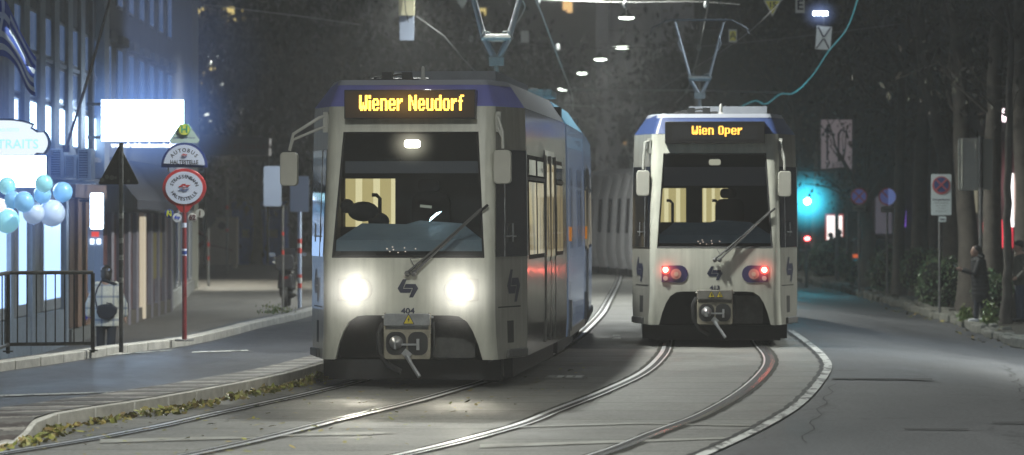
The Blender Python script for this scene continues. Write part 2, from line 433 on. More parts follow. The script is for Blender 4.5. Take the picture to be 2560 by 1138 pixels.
# rails
R1 = gcurve([(0, 1137), (200, 1105), (400, 1067), (500, 1044), (635, 1015), (750, 990), (885, 957)], [(10, -7.0), (19, -5.8), (46, -.85), (54, -.3), (70, .5), (120, 2.4), (300, 7.2)])
R2 = gcurve([(520, 1135), (695, 1095), (850, 1055), (1030, 1012), (1170, 972), (1225, 955)], [(10, -5.4), (19, -4.3), (46, .55), (54, 1.12), (70, 1.95), (120, 3.85), (300, 8.7)])
R3 = gcurve([(1025, 1135), (1280, 1069), (1380, 1030), (1495, 985), (1600, 935), (1650, 890), (1662, 862)], [(10, -4.9), (19, -3.0), (60, 2.75), (80, 3.6), (130, 5.0), (300, 10)])
R4 = gcurve([(1520, 1138), (1655, 1085), (1770, 1040), (1870, 980), (1925, 925), (1930, 895), (1903, 860)], [(10, -3.4), (19, -1.2), (60, 4.2), (80, 5.05), (130, 6.45), (300, 11.5)])
railtop = mat('polished_rail', (.72, .73, .75), .36, metal=.75, var=.15, vs=30)
railrust = mat('rusty_rail', (.10, .075, .06), .5, metal=.5, var=.3, vs=20)
for nm, f in (('leftmost', R1), ('second', R2), ('third', R3), ('rightmost', R4)):
    t = thing('tram_rail', 'grooved steel tram rail in concrete, %s of the four rails' % nm, 'rail'); t['kind'] = 'structure'; del t['category']
    inner = 1 if nm in ('leftmost', 'third') else -1
    mb = MB(); ribbon(mb, (lambda y, f=f: f(y)+.012*math.sin(y*6.1)*math.sin(y*1.7)), -.085 if inner > 0 else -.15, .14 if inner > 0 else .075, 20, 300, .0135, .15); mb.build('joint_filler', mat('rail_filler', (.018, .017, .012), .85, var=.7, vs=25, bump=1, bs=60), t)
    mb = MB(); ribbon(mb, f, -.027, .027, 20, 300, .019); mb.build('rail_head', railtop if nm != 'rightmost' else mat('dark_rail', (.32, .32, .33), .25, metal=.9, var=.2, vs=20), t)
    mb = MB(); a, b_ = (.027, .085) if inner > 0 else (-.095, -.027)
    ribbon(mb, f, a, b_, 20, 300, .0165); mb.build('groove', black, t)
    mb = MB(); a, b_ = (.085, .105) if inner > 0 else (-.118, -.095)
    ribbon(mb, f, a, b_, 20, 300, .018); mb.build('rail_lip', railtop, t)
# left kerb: separate stones in one run, pavement behind
def kerb_run(name, f, off0, off1, y0, y1, z, h, m, step=1.0, jit=.004, base=None):
    mb = MB(); y = y0
    while y < y1:
        y2 = y+step*random.uniform(.9, 1.1)
        g = .012
        j = random.uniform(-jit, jit)
        P = []
        for yy in (y+g, y2-g):
            dx = (f(yy+.05)-f(yy-.05))/.1; q = math.hypot(1, dx); nx, ny = 1/q, -dx/q
            zb = z if base is None else base(f(yy), yy)
            for o in (off0, off1):
                for hh in (-.1, h+j):
                    P.append((f(yy)+nx*o, yy+ny*o, zb+hh))
        mb.add(P, [(0, 1, 3, 2), (4, 6, 7, 5), (0, 4, 5, 1), (2, 3, 7, 6), (0, 2, 6, 4), (1, 5, 7, 3)])
        y = y2
    o = mb.build(name, m, bevel=.012); return struct(o)
kerb_run('left_kerb', KL, -.22, 0, 20, 110, 0, .115, kerbm, 1.0)
def strip(name, f, prof, ys_, m, k=1):
    vs = []; n = len(prof)
    for y in ys_:
        for (o, z) in prof: vs.append((f(y)+o, y, z if not callable(z) else z(y)))
    fs = [(j*n+i, j*n+i+1, (j+1)*n+i+1, (j+1)*n+i) for j in range(len(ys_)-1) for i in range(n-1)]
    mb = MB(); mb.add(vs, fs); return struct(mb.build(name, m, ang=60))
def low(y):  # the lower left pavement climbs back up further away
    return lerp(-.6, -.12, smooth((y-95)/45))
strip('left_pavement', KL, [(-.2, .105), (-.42, .1), (-.62, lambda y: lerp(.08, low(y), .2)), (-1.3, low), (-4, low), (-30, low)], yr(Y0, 400, 1.0), pave)
# steps between the kerb and the lower pavement
# island
def IB(y): return IF(y)-lerp(.80, .50, smooth((y-30)/11))
def hI(y): return .15*smooth((y-27.0)/2.3)
mb = MB(); vs = []
yy = yr(18, 120, .5)
for y in yy: vs += [(IB(y)+.03, y, hI(y)+.006), (IF(y)-.05, y, hI(y)+.008)]
mb.add(vs, [(2*i, 2*i+1, 2*i+3, 2*i+2) for i in range(len(yy)-1)]); struct(mb.build('traffic_island', tile))
def kerb_h(name, f, o0, o1):
    mb = MB(); y = 18.0
    while y < 110:
        y2 = y+.98
        P = []
        for q in (y+.008, y2-.008):
            for o in (o0, o1):
                for hh in (-.1, max(.012, hI(q))): P.append((f(q)+o, q, hh))
        mb.add(P, [(0, 1, 3, 2), (4, 6, 7, 5), (0, 4, 5, 1), (2, 3, 7, 6), (0, 2, 6, 4), (1, 5, 7, 3)])
        y = y2
    return struct(mb.build(name, kerbm, bevel=.01))
kerb_h('island_kerb', IF, -.085, 0); kerb_h('island_rear_kerb', IB, 0, .05)
# fallen leaves
leafm = mat('fallen_leaf', (.20, .19, .04), .55, rnd=.62)
def leaf(mb, p, r, tilt=.6, curl=.35):
    M = Matrix.Translation(p) @ Euler((random.gauss(0, tilt), random.gauss(0, tilt), random.uniform(0, 6.28))).to_matrix().to_4x4()
    c = r*curl*random.uniform(-1, 1)
    mb.add([(-r, 0, c), (-.4*r, .45*r, 0), (-.4*r, -.45*r, 0), (.35*r, .5*r, c*.3), (.35*r, -.5*r, c*.3), (1.1*r, 0, c)],
           [(0, 2, 1), (1, 2, 4, 3), (3, 4, 5)], M)
mb = MB()
for i in range(1700):
    y = lerp(26.5, 40.5, random.random()**.8)
    cl = .5+.5*math.sin(y*3.1)*math.sin(y*1.3+1)
    d = abs(random.gauss(0, .06+.05*cl))+.03
    if random.random() > .45+.55*cl: continue
    z = .02+max(0, (.055*cl+.015)*(1-d/.25))*random.random()
    leaf(mb, Vector((IF(y)+d, y, z)), random.uniform(.016, .05))
for i in range(420):
    y = random.uniform(26, 44); leaf(mb, Vector((lerp(IF(y), IF(y)+3.2, random.random()**1.5), y, .022)), random.uniform(.02, .04), .15, .15)
o = mb.build('fallen_leaves', leafm, flat=True, recalc=False); tag(o, 'yellow fallen leaves heaped along the island kerb', 'leaves', kind='stuff')
mb = MB()
for i in range(500):
    y = random.uniform(55, 110); x = KR(y)+random.uniform(-.6, 2.2)
    z = groad(x, y)+.02 if x < KR(y) else -.36
    leaf(mb, Vector((x, y, z)), random.uniform(.03, .06), .3, .3)
o = mb.build('scattered_leaves', leafm, flat=True, recalc=False); tag(o, 'scattered yellow leaves on the right hand verge', 'leaves', kind='stuff')
# right verge and its rough kerb stones
strip('right_verge', KR, [(.0, -.5), (.12, -.37), (1.4, -.34), (3, -.3), (8, -.3), (40, -.3)], yr(Y0, 400, 1.0), soil)
mb = MB(); y = 50.0
while y < 150:
    w = random.uniform(.5, 1.0); d = random.uniform(.16, .26)
    hh = random.uniform(.10, .17); x = KR(y)+random.uniform(-.06, .12)
    mb.box((x, y+w/2, -.5+hh/2+.01), (d, w*.93, hh+.04), rot=(random.gauss(0, .03), random.gauss(0, .05), random.gauss(0, .12)))
    if random.random() < .6:
        mb.box((x+d+.08, y+w/2, -.5+hh/2+.03), (d, w*.8, hh+.04), rot=(random.gauss(0, .05), random.gauss(0, .08), random.gauss(0, .2)))
    y += w
struct(mb.build('rough_kerb', kerbr, bevel=.03))
HAZE = .0011
# ---------------------------------------------------------------- trams
GL = {
'W': ["##...##","##...##","##...##","##...##","##.#.##","##.#.##","#######","#######",".##.##."],
'i': ["##","##","..","##","##","##","##","##","##"],
'e': ["......","......",".####.","##..##","##..##","######","##....","##..##",".####."],
'n': ["......","......","#####.","##..##","##..##","##..##","##..##","##..##","##..##"],
'r': [".....",".....","##.##","#####","###..","##...","##...","##...","##..."],
'N': ["##...##","###..##","###..##","####.##","##.#.##","##.####","##..###","##..###","##...##"],
'u': ["......","......","##..##","##..##","##..##","##..##","##..##","##..##",".#####"],
'd': ["....##","....##",".#####","##..##","##..##","##..##","##..##","##..##",".#####"],
'o': ["......","......",".####.","##..##","##..##","##..##","##..##","##..##",".####."],
'f': ["..###",".##..",".##..","####.",".##..",".##..",".##..",".##..",".##.."],
'O': [".####.","##..##","##..##","##..##","##..##","##..##","##..##","##..##",".####."],
'p': ["......","......","#####.","##..##","##..##","##..##","##..##","#####.","##....","##....","##...."],
' ': ["..."]*9 }
def led_text(s_, cx, cz, w, h, y, m, parent):
    tot = sum(len(GL[c][0])+1 for c in s_)-1
    px = w/tot; pz = h/9; mb = MB(); x = cx-w/2
    for c in s_:
        g = GL[c]
        for r, row in enumerate(g):
            for k, ch in enumerate(row):
                if ch == '#': mb.box((x+(k+.5)*px, y, cz+h/2-(r+.5)*pz), (px*.93, .006, pz*.93))
        x += (len(g[0])+1)*px
    return mb.build('lettering', m, parent, flat=True, recalc=False)
ZL = [.33, .58, .81, 1.43, 1.77, 2.11, 2.45, 2.79, 3.07, 3.36]
YN = [.07, .02, 0, 0, .065, .13, .195, .26, .30, .48]
HW = [1.185, 1.20, 1.20, 1.20, 1.195, 1.19, 1.185, 1.18, 1.17, .97]
WF = [.93, .91, .90, .90, .89625, .8925, .88875, .885, .88, .80]
YS = [1.05]*9+[1.16]
def lvl(z, A):
    for i in range(len(ZL)-1):
        if z <= ZL[i+1]: return lerp(A[i], A[i+1], (z-ZL[i])/(ZL[i+1]-ZL[i]))
    return A[-1]
def face_pt(x, z, off=0.0): return Vector((x, lvl(z, YN)-off, z))
def corner(i, sgn):
    wf, yn, hw, ys_ = WF[i], YN[i], HW[i], YS[i]
    a = Vector((wf-.075, yn)); d = Vector((hw, ys_)); c = Vector((wf, yn)); e = c+(d-c)*.11
    pts = [a]+[(a*(1-t)**2+c*2*t*(1-t)+e*t*t) for t in (.25, .5, .75)]+[e, d]
    return [(sgn*p.x, p.y, ZL[i]) for p in pts]
def cham(sgn, t, z, off=.004):
    """point on chamfer: t 0 at nose corner, 1 at shoulder"""
    wf, yn, hw, ys_ = (lvl(z, A) for A in (WF, YN, HW, YS))
    d = Vector((hw-wf, ys_-yn)); n = Vector((d.y, -d.x)).normalized()
    p = Vector((wf, yn))+d*t+n*off
    return Vector((sgn*p.x, p.y, z))
LG1 = [(845, 357), (870, 357), (846, 417), (905, 417), (893, 443), (828, 443), (810, 415)]
LG2 = [(1756-x, 830-y) for x, y in LG1]
LG2 = [(911, 473), (886, 473), (910, 413), (851, 413), (863, 387), (928, 387), (946, 415)]
def logo(parent, fn, cx, cz, w, h, m):
    mb = MB()
    for poly in (LG1, LG2):
        vs = [fn((x-878)/136*w+cx, -(y-415)/118*h+cz) for x, y in poly]
        mb.add(vs, [tuple(range(len(vs)))])
    return mb.build('operator_emblem', m, parent, flat=True)
logom = mat('emblem_ink', (.018, .020, .045), .5)
cabin = mat('cab_lining', (.035, .036, .04), .8)
dashm = mat('dashboard', (.17, .22, .26), .6, var=.1, emis=(.4, .6, .8), es=.02)
visor = mat('sun_visor', (.10, .10, .115), .7, emis=(.5, .52, .6), es=.02)
saloon = emat('saloon_light', (1.0, .86, .48), .95)
saloond = emat('saloon_panel', (1.0, .80, .34), .55)
winlit = bpy.data.materials.new('lit_side_glass'); winlit.use_nodes = True
def litglass(name, c, s, sc=(3, 3, .8)):
    m, N, L, b = nodes_of(name); tc = N.new('ShaderNodeTexCoord')
    n = noise(N, L, tc, 1.6, 3, .5, sc)
    b.inputs['Base Color'].default_value = (.02, .02, .022, 1); b.inputs['Roughness'].default_value = .06
    b.inputs['Emission Strength'].default_value = s
    L.new(ramp(N, L, n, [(.38, tuple(x*.12 for x in c)), (.52, c)]), b.inputs['Emission Color'])
    return m
winlit = litglass('lit_side_glass', (.95, .74, .36), .20, (2.2, 2.2, .7))
orange = emat('amber_marker', (1, .33, .02), .28, (.6, .2, .02))
def strip_quad(mb, x0, x1, z0, z1, y): mb.add([(x0, y, z0), (x1, y, z0), (x1, y, z1), (x0, y, z1)], [(0, 1, 2, 3)])

def side_quad(sec, name, m, sgn, y0, y1, z0, z1, off=.004, thick=None):
    """panel following the slightly tapering side"""
    mb = MB(); xs = lambda z: sgn*(lvl(z, HW)+off)
    n = 3
    vs = []
    for k in range(n+1):
        z = lerp(z0, z1, k/n); vs += [(xs(z), y0, z), (xs(z), y1, z)]
    mb.add(vs, [(2*k, 2*k+1, 2*k+3, 2*k+2) for k in range(n)])
    return mb.build(name, m, sec, ang=80)
def side_details(sec, sgn, wins, doors, mwin, low=True):
    for (y0, y1) in wins:
        if not low:
            side_quad(sec, 'window', darkwin, sgn, y0, y1, 2.28, 2.52, .006); side_quad(sec, 'window', mat('reflecting_glass', (.20, .27, .42), .08, metal=.6, coat=.5), sgn, y0, y1, 1.46, 2.24, .005); continue
        fr = side_quad(sec, 'window', black, sgn, y0-.04, y1+.04, 1.40, 2.56, .004)
        side_quad(sec, 'window', mwin, sgn, y0, y1, 1.45, 2.26, .008)
        side_quad(sec, 'window', darkwin, sgn, y0+.03, y1-.03, 2.34, 2.51, .010)
        mb = MB(); mb.box((sgn*(lvl(2.3, HW)+.012), (y0+y1)/2, 2.30), (.02, y1-y0+.08, .035)); mb.build('window_bar', greym, sec)
    for (y0, y1) in doors:
        side_quad(sec, 'door', darkwin, sgn, y0, y1, .42, 2.66, .006)
        ym = (y0+y1)/2
        for a, b_ in ((y0+.06, ym-.04), (ym+.04, y1-.06)):
            side_quad(sec, 'door_panel', sidep, sgn, a, b_, .48, 1.35, .010)
            side_quad(sec, 'door_glass', mwin, sgn, a+.05, b_-.05, 1.40, 2.5, .012)
        mb = MB()
        for yy in (y0, ym, y1): mb.box((sgn*(1.20), yy, 1.5), (.026, .03, 2.2))
        mb.build('door_edge', greym, sec)
def section(name, L_, m, mroof, root, loc, rz, wins, doors, mwin, cap=True):
    pr = [(1.185, .33), (1.2, .58), (1.2, 1.43), (1.18, 2.79), (1.17, 3.07)]
    mb = MB(); n = len(pr); vs = []
    full = pr+[(-x, z) for x, z in reversed(pr)]
    for y in (0, L_): vs += [(x, y, z) for x, z in full]
    k = len(full)
    mb.add(vs, [(i, i+1, k+i+1, k+i) for i in range(k-1)]+[tuple(range(k)), tuple(range(2*k-1, k-1, -1)), (k-1, 0, k, 2*k-1)])
    sec = mb.build(name, m, root); sec.location = loc; sec.rotation_euler = (0, 0, rz)
    mb = MB(); vs = []
    rp = [(1.17, 3.072), (.97, 3.36), (0, 3.39), (-.97, 3.36), (-1.17, 3.072)]
    for y in (0, L_): vs += [(x, y, z) for x, z in rp]
    mb.add(vs, [(i, i+1, 6+i, 5+i) for i in range(4)]+[(0, 1, 2, 3, 4), (9, 8, 7, 6, 5)]); mb.build('roof', mroof, sec, ang=20)
    for sgn in (-1, 1): side_details(sec, sgn, wins, doors, mwin, low=bool(doors))
    mb = MB()
    for sgn in (-1, 1): mb.box((sgn*1.2, L_/2, .38), (.04, L_-.1, .10)); mb.box((sgn*1.21, .25, .6), (.05, .16, .4))
    mb.build('skirt', greym, sec)
    mb = MB(); mb.box((0, L_/2, .26), (2.1, L_-.3, .3)); mb.build('underframe', black, sec)
    mb = MB()
    for yy in (1.0, L_-1.0):
        for sgn in (-1, 1): mb.disc((sgn*.75, yy, .34), .33, .14, 20, 'x')
    mb.build('wheel', darkg, sec)
    for sgn in (-1, 1):
        mb = MB(); mb.box((sgn*1.22, .12, 1.65), (.03, .07, .18)); mb.build('marker_lamp', orange, sec)
    return sec
def pantograph(root, loc, rz, zb, zt=5.55):
    pr = .034 if zt < 5.5 else .022
    mb = MB()
    zk = zt-1.3
    mb.tube([(0, 0, zb), (0, 0, zk-.12)], .035); mb.box((0, 0, zk-.12), (.2, .1, .12)); mb.box((0, .5, 3.55), (1.5, 1.4, .08))
    for sx in (-1, 1):
        mb.box((sx*.5, .2, 3.5), (.1, .1, .25))
    o = mb.build('pantograph', greym, root); o.location = loc; o.rotation_euler = (0, 0, rz)
    mb = MB()
    for sx in (-1, 1):
        mb.tube([(0, 0, zk-.1), (sx*.17, 0, zk+.2), (sx*.45, .1, zt-.05)], [pr*1.0, pr*1.25, pr*.9])
        mb.tube([(sx*.05, 0, zk-.1), (sx*.2, .02, zk+.2)], .012)
        mb.tube([(sx*.36, .05, zt-.3), (sx*.40, .03, zt-.45), (sx*.33, .03, zt-.6)], .009)
    mb.build('arm', mat('pantograph_arm', (.36, .37, .40), .4, metal=.4), o)
    mb = MB(); mb.tube([(-.2, 0, zk+.2), (.2, 0, zk+.2)], .05)
    for sx in (-1, 1): mb.tube([(sx*.22, -.05, zk+.2), (sx*.17, -.05, zk+.29), (sx*.08, -.05, zk+.27)], .01)
    mb.build('crossbar', greym, o)
    mb = MB(); mb.tube([(-.92, .1, zt-.28), (-.88, .1, zt-.16), (-.62, .1, zt-.02), (-.5, .1, zt), (.5, .1, zt), (.62, .1, zt-.02), (.88, .1, zt-.16), (.92, .1, zt-.28)], .018 if zt < 5.5 else .012)
    mb.tube([(-.5, .3, zt), (.5, .3, zt)], .015)
    mb.build('contact_shoe', mat('carbon_shoe', (.10, .10, .11), .5, metal=.5), o)
    return o

def build_tram(name, label, loc, rz, P):
    root = thing(name, label, 'tram', loc, rz, 'Badner Bahn style light rail trams' if False else 'white and violet trams side by side')
    LA = P['LA']; num = P['num']
    # ---- front body shell
    mb = MB()
    lim = len(ZL)-1
    for sgn in (-1, 1):
        base = len(mb.v); cols = 5
        vs = []
        for i in range(lim):                       # up to z 3.07
            c = corner(i, sgn)[:5]
            vs += c
        fs = []
        for i in range(lim-1):
            for k in range(cols-1): fs.append((i*cols+k, i*cols+k+1, (i+1)*cols+k+1, (i+1)*cols+k))
        mb.add(vs, fs)
    # lower face with arch
    arch = [(-.80, .33), (-.755, .50), (-.70, .64), (-.64, .74), (-.55, .80), (-.45, .81), (.45, .81), (.55, .80), (.64, .74), (.70, .64), (.755, .50), (.80, .33)]
    e = lambda z: lvl(z, WF)-.075
    out = [(e(.33), .33), (e(.58), .58), (e(.81), .81), (e(1.43), 1.43), (-e(1.43), 1.43), (-e(.81), .81), (-e(.58), .58), (-e(.33), .33)]
    L1 = [(-.80, .33), (-.755, .50), (-.70, .64), (-.64, .74), (-.55, .80), (-.45, .81), (-.3, .81)]
    poly = [face_pt(*p) for p in out+L1+[(0, .81), (.3, .81)]+[(-x, z) for x, z in reversed(L1[:-1])]]
    n0 = len(poly); mb.add(poly, [tuple(range(n0))])
    # arch return lip
    lip = [face_pt(*p) for p in arch]; lb = [Vector((p.x, p.y+.12, p.z)) for p in lip]; k = len(lip)
    mb.add(lip+lb, [(i, i+1, k+i+1, k+i) for i in range(k-1)])
    # windscreen pillars
    WB, WT = .825, .735
    for sgn in (-1, 1):
        q = [face_pt(sgn*WB, 1.43), face_pt(sgn*e(1.43), 1.43), face_pt(sgn*e(2.79), 2.79), face_pt(sgn*WT, 2.79)]
        if sgn < 0: q.reverse()
        mb.add(q, [(0, 1, 2, 3)])
        r_ = [face_pt(sgn*WB, 1.43), face_pt(sgn*WT, 2.79), face_pt(sgn*WT, 2.79, -.05), face_pt(sgn*WB, 1.43, -.05)]
        mb.add(r_, [(0, 1, 2, 3)])
    mb.add([face_pt(-e(2.79), 2.79), face_pt(-WT, 2.79), face_pt(WT, 2.79), face_pt(e(2.79), 2.79), face_pt(e(3.07), 3.07), face_pt(-e(3.07), 3.07)], [(0, 1, 2, 3, 4, 5)])
    mb.build('front_cowl', cream, root, ang=28, weld=.002)
    mc = MB()
    for sgn in (-1, 1):
        vs = []
        for i in range(lim): vs += corner(i, sgn)[4:6]
        mc.add(vs, [(2*i, 2*i+1, 2*i+3, 2*i+2) for i in range(lim-1)])
    mc.build('cab_side_wall', mat('shaded_cream', (.25, .245, .215), .42, coat=.2, var=.12, vs=3, streak=.25, dirt=(1.5, .3, .3)), root, ang=60)  # shade of the angled cab sides put into a darker copy of the cream
    # side skin
    mb = MB()
    for sgn in (-1, 1):
        vs = []
        for i in range(lim): vs += [(sgn*HW[i], YS[i], ZL[i]), (sgn*HW[i], LA, ZL[i])]
        mb.add(vs, [(2*i, 2*i+1, 2*i+3, 2*i+2) for i in range(lim-1)])
    mb.add([(-1.17, LA, .33), (1.17, LA, .33), (1.17, LA, 3.07), (-1.17, LA, 3.07)], [(0, 1, 2, 3)])
    side = mb.build('side_wall', P['side'], root)
    for sgn in (-1, 1): side_details(side, sgn, [(1.3, 2.25), (2.4, 3.3), (5.2, 6.2)], [(3.55, 4.95)], winlit)
    # violet band
    mb = MB()
    i0, i1 = lim-1, lim
    c0r, c1r = corner(i0, 1), corner(i1, 1); c0l, c1l = corner(i0, -1), corner(i1, -1)
    ring0 = list(reversed(c0l))+c0r; ring1 = list(reversed(c1l))+c1r; k = len(ring0)
    ring0 = [(x, y-.003 if abs(x) < 1 else y, z+.001) for x, y, z in ring0]
    mb.add(ring0+ring1, [(i, i+1, k+i+1, k+i) for i in range(k-1)])
    mb.build('roof_band', P['band'], root, ang=30)
    zs = 3.305; tt = (zs-3.07)/.29; sh = [Vector(p).lerp(Vector(q), tt)+Vector((0, -.006, .002)) for p, q in zip(ring0, ring1)]
    mb = MB(); mb.add(sh+[Vector(q)+Vector((0, -.006, .004)) for q in ring1], [(i, i+1, k+i+1, k+i) for i in range(k-1)]); mb.build('roof_edge', mat('roof_edge_grey', (.34, .36, .42), .4, coat=.2), root, ang=30)
    mb = MB()
    for sgn in (-1, 1):
        mb.add([(sgn*1.17, 1.05, 3.072), (sgn*1.17, LA, 3.072), (sgn*.97, LA, 3.36), (sgn*.97, 1.16, 3.36)], [(0, 1, 2, 3)])
    top = ring1; mb.add(list(top)+[(.97, LA, 3.36), (-.97, LA, 3.36)], [tuple(range(len(top)+2))])
    mb.box((.2, 3.9, 3.44), (1.15, 4.2, .15))
    mb.build('roof', roofg, root, ang=20)
    # rounded pale front roof edge + roof bits
    mb = MB()
    for x in (-.34, -.12):
        mb.box((x, .9, 3.42), (.11, .1, .09))
    mb.tube([(-.5, 1.0, 3.41), (-.2, 1.0, 3.45), (-.05, .95, 3.39)], .012)
    mb.tube([(-.6, 1.5, 3.40), (.05, 1.5, 3.40)], .03)
    mb.build('roof_connector', darkg, root)
    mb = MB(); mb.lathe([(.045, 0), (.035, .02), (.024, .03), (.022, .13), (.012, .155), (.002, .16)], 12, Matrix.Translation((.09, .62, 3.36))); mb.build('antenna', mat('pale_plastic', (.5, .5, .48), .5), root)
    # underframe / recess
    mb = MB(); mb.box((0, .75, .58), (1.9, .04, .5)); mb.box((0, LA/2+.3, .24), (2.1, LA-1.2, .26)); mb.box((0, .95, .2), (1.9, .7, .22)); mb.build('underframe', black, root)
    mb = MB(); mb.box((0, .9, .84), (1.66, 1.5, .03)); mb.build('recess_top', cabin, root)
    for sgn in (-1, 1):
        mb = MB(); mb.add([(sgn*.86, .13, .3), (sgn*.86, .9, .3), (sgn*.80, .9, .8), (sgn*.72, .13, .8)], [(0, 1, 2, 3)]); mb.build('recess_wall', cabin, root)
    mb = MB(); mb.bbox((.46, .5, .54), (.46, .3, .40), .03); mb.build('equipment_box', mat('sooty_metal', (.06, .06, .058), .6, metal=.2, var=.4, vs=7), root)
    mb = MB()
    for sgn in (-1, 1):
        mb.disc((sgn*.75, 1.7, .34), .33, .14, 24, 'x'); mb.disc((sgn*.75, 3.4, .34), .33, .14, 24, 'x')
    mb.build('wheel', darkg, root)
    for sgn in (-1, 1):
        mb = MB(); a = cham(sgn, .66, .385, .0); mb.box(a, (.08, .60, .09), rot=(0, 0, -sgn*R(15))); mb.build('corner_bumper', mat('bumper_grey', (.06, .06, .06), .55, var=.3), root, bevel=.01)
    # underside edge line of the cab door (small seam), step slot
    for sgn in (-1, 1):
        mb = MB()
        q = [cham(sgn, .18, .90), cham(sgn, .80, .90), cham(sgn, .80, .885), cham(sgn, .18, .885)]; mb.add(q, [(0, 1, 2, 3)])
        q = [cham(sgn, .42, .74), cham(sgn, .60, .74), cham(sgn, .60, .50), cham(sgn, .42, .50)]; mb.add(q, [(0, 1, 2, 3)])
        mb.build('step_slot', black, root, flat=True)
        # cab side glass
        top_ = 2.60
        mb = MB(); vs = []
        for kk in range(5):
            z = lerp(1.44, top_, kk/4)
            vs += [cham(sgn, .10, z, .011), cham(sgn, .995, z, .011)]
        mb.add(vs, [(2*kk, 2*kk+1, 2*kk+3, 2*kk+2) for kk in range(4)]); cg = mb.build('cab_side_window', darkwin, root)
        mb = MB()
        for t in (.34, .985): mb.tube([cham(sgn, t, 1.44, .008), cham(sgn, t, top_, .008)], .010, 6)
        mb.tube([cham(sgn, .36, 1.66, .03), cham(sgn, .62, 1.66, .03)], .009, 6); mb.tube([cham(sgn, .5, 1.6, .04), cham(sgn, .5, 1.80, .04)], .008, 6)
        mb.build('handle', steel, root)
    # windscreen
    yb = -.035
    q = [face_pt(-WB, 1.43, yb), face_pt(WB, 1.43, yb), face_pt(WT, 2.79, yb), face_pt(-WT, 2.79, yb)]
    mb = MB(); mb.add(q, [(0, 1, 2, 3)]); ws = mb.build('windscreen', glass, root, flat=True)
    mb = MB()
    def edge(p, q2, w):
        mb.tube([Vector(p), Vector(q2)], w, 4)
    rim = [face_pt(-WB, 1.43, -.02), face_pt(WB, 1.43, -.02), face_pt(WT, 2.79, -.02), face_pt(-WT, 2.79, -.02)]
    for k in range(4): edge(rim[k], rim[(k+1) % 4], .022)
    mb.build('windscreen_seal', black, root)
    # cab interior
    mb = MB()
    yb0, yb1 = .34, 1.55
    for sgn in (-1, 1): mb.add([(sgn*.83, .09, 1.43), (sgn*.95, yb1, 1.43), (sgn*.95, yb1, 2.85), (sgn*.80, .31, 2.85)], [(0, 1, 2, 3)])
    mb.add([(-.8, .30, 2.80), (.8, .30, 2.80), (.95, yb1, 2.84), (-.95, yb1, 2.84)], [(0, 1, 2, 3)])
    mb.add([(-.85, .06, 1.44), (.85, .06, 1.44), (.95, yb1, 1.44), (-.95, yb1, 1.44)], [(0, 1, 2, 3)])
    # bulkhead with openings
    z0, z1 = P['oz']
    mb.box((0, yb1, (1.43+z0)/2), (1.95, .04, z0-1.43)); mb.box((0, yb1, (z1+2.85)/2), (1.95, .04, 2.85-z1))
    x = -.97
    for a, b_ in P['open']+[(.97, None)]:
        if a > x: mb.box(((x+a)/2, yb1, (z0+z1)/2), (a-x, .04, z1-z0))
        x = b_
    mb.build('cab_lining', cabin, root, flat=True)
    mb = MB(); mb.add([(-.80, .12, 1.50), (.80, .12, 1.50), (.80, .14, 1.62), (.52, .62, 1.80), (.05, .66, 1.83), (-.10, .62, 1.79), (-.58, .60, 1.80), (-.80, .14, 1.62)], [(0, 1, 2, 7), (2, 3, 4, 5, 6, 7)])
    mb.build('dashboard', dashm, root, flat=True)
    mb = MB(); mb.box((0, .36, 2.41 if P['lit'] else 2.46), (1.46, .02, .13 if P['lit'] else .27)); mb.build('sun_visor', visor, root)
    mb = MB()
    mb.box((-.25 if P['lit'] else .06, .55, 2.45), (.2, .1, .10)); mb.build('mirror_bracket', black, root)
    # saloon seen through the openings
    mb = MB(); mb.add([(-1.1, 3.0, 1.2), (1.1, 3.0, 1.2), (1.1, 3.0, 2.6), (-1.1, 3.0, 2.6)], [(0, 1, 2, 3)]); mb.build('saloon_partition', saloond, root, flat=True)  # partition and pillars glow themselves in place of saloon ceiling lamps
    mb = MB()
    for a, b_ in P['open']:
        for k in range(3):
            xx = lerp(a, b_, (k+.3)/3); mb.box((xx, 2.6, 1.95), ((b_-a)*.12, .02, 1.1))
    mb.build('saloon_pillar', saloon, root, flat=True)
    mb = MB()
    for a, b_ in P['open']:
        xx = lerp(a, b_, .62); mb.tube([(xx, 2.0, 1.4), (xx, 2.0, 2.08), (xx-.04, 2.0, 2.12), (xx-.09, 2.0, 2.12)], .022)
    mb.build('grab_pole', darkg, root)
    # driver seat
    mb = MB(); mb.bbox((P['seat'], 1.15, 1.93), (.42, .12, .42), .1); mb.bbox((P['seat']-.02, 1.13, 2.22), (.24, .1, .14), .05); mb.box((P['seat'], 1.1, 1.6), (.1, .1, .4)); mb.build('driver_seat', mat('seat_cloth', (.012, .012, .014), .9), root)
    if P['lit']:
        mb = MB(); mb.sph((-.62, 1.0, 1.93), .14, 10, (1.25, 1, .8)); mb.sph((-.80, 1.0, 1.99), .08, 10); mb.sph((-.45, 1.02, 1.82), .1, 10, (1.2, 1, 1)); mb.build('hung_coat', mat('dark_cloth', (.02, .02, .024), .9), root)
        mb = MB(); mb.box((.09, .9, 1.985), (.13, .01, .03), rot=(0, .1, 0)); mb.build('notice', mat('paper', (.6, .6, .5), .7, emis=(.8, .8, .7), es=.1), root)
        mb = MB(); mb.prism([(-.06, -.05), (0, .0), (.075, .06), (.02, .045), (-.045, -.01)], .02, Matrix.Translation((.24, .45, 1.87))); mb.build('windscreen_glint', emat('glint_glow', (.75, .95, 1), 9), root)  # glowing sliver painted in for a bright reflection at the windscreen
    for k in range(9):
        pass
    mb = MB()
    for (dx, dz) in ((-.18, 0), (-.17, -.03), (-.21, -.05), (-.05, -.01), (-.04, -.05), (-.24, -.02), (.07, -.02), (-.12, -.06), (.3, -.055)):
        mb.box((dx, .10, 1.545+dz), (.012, .004, .008))
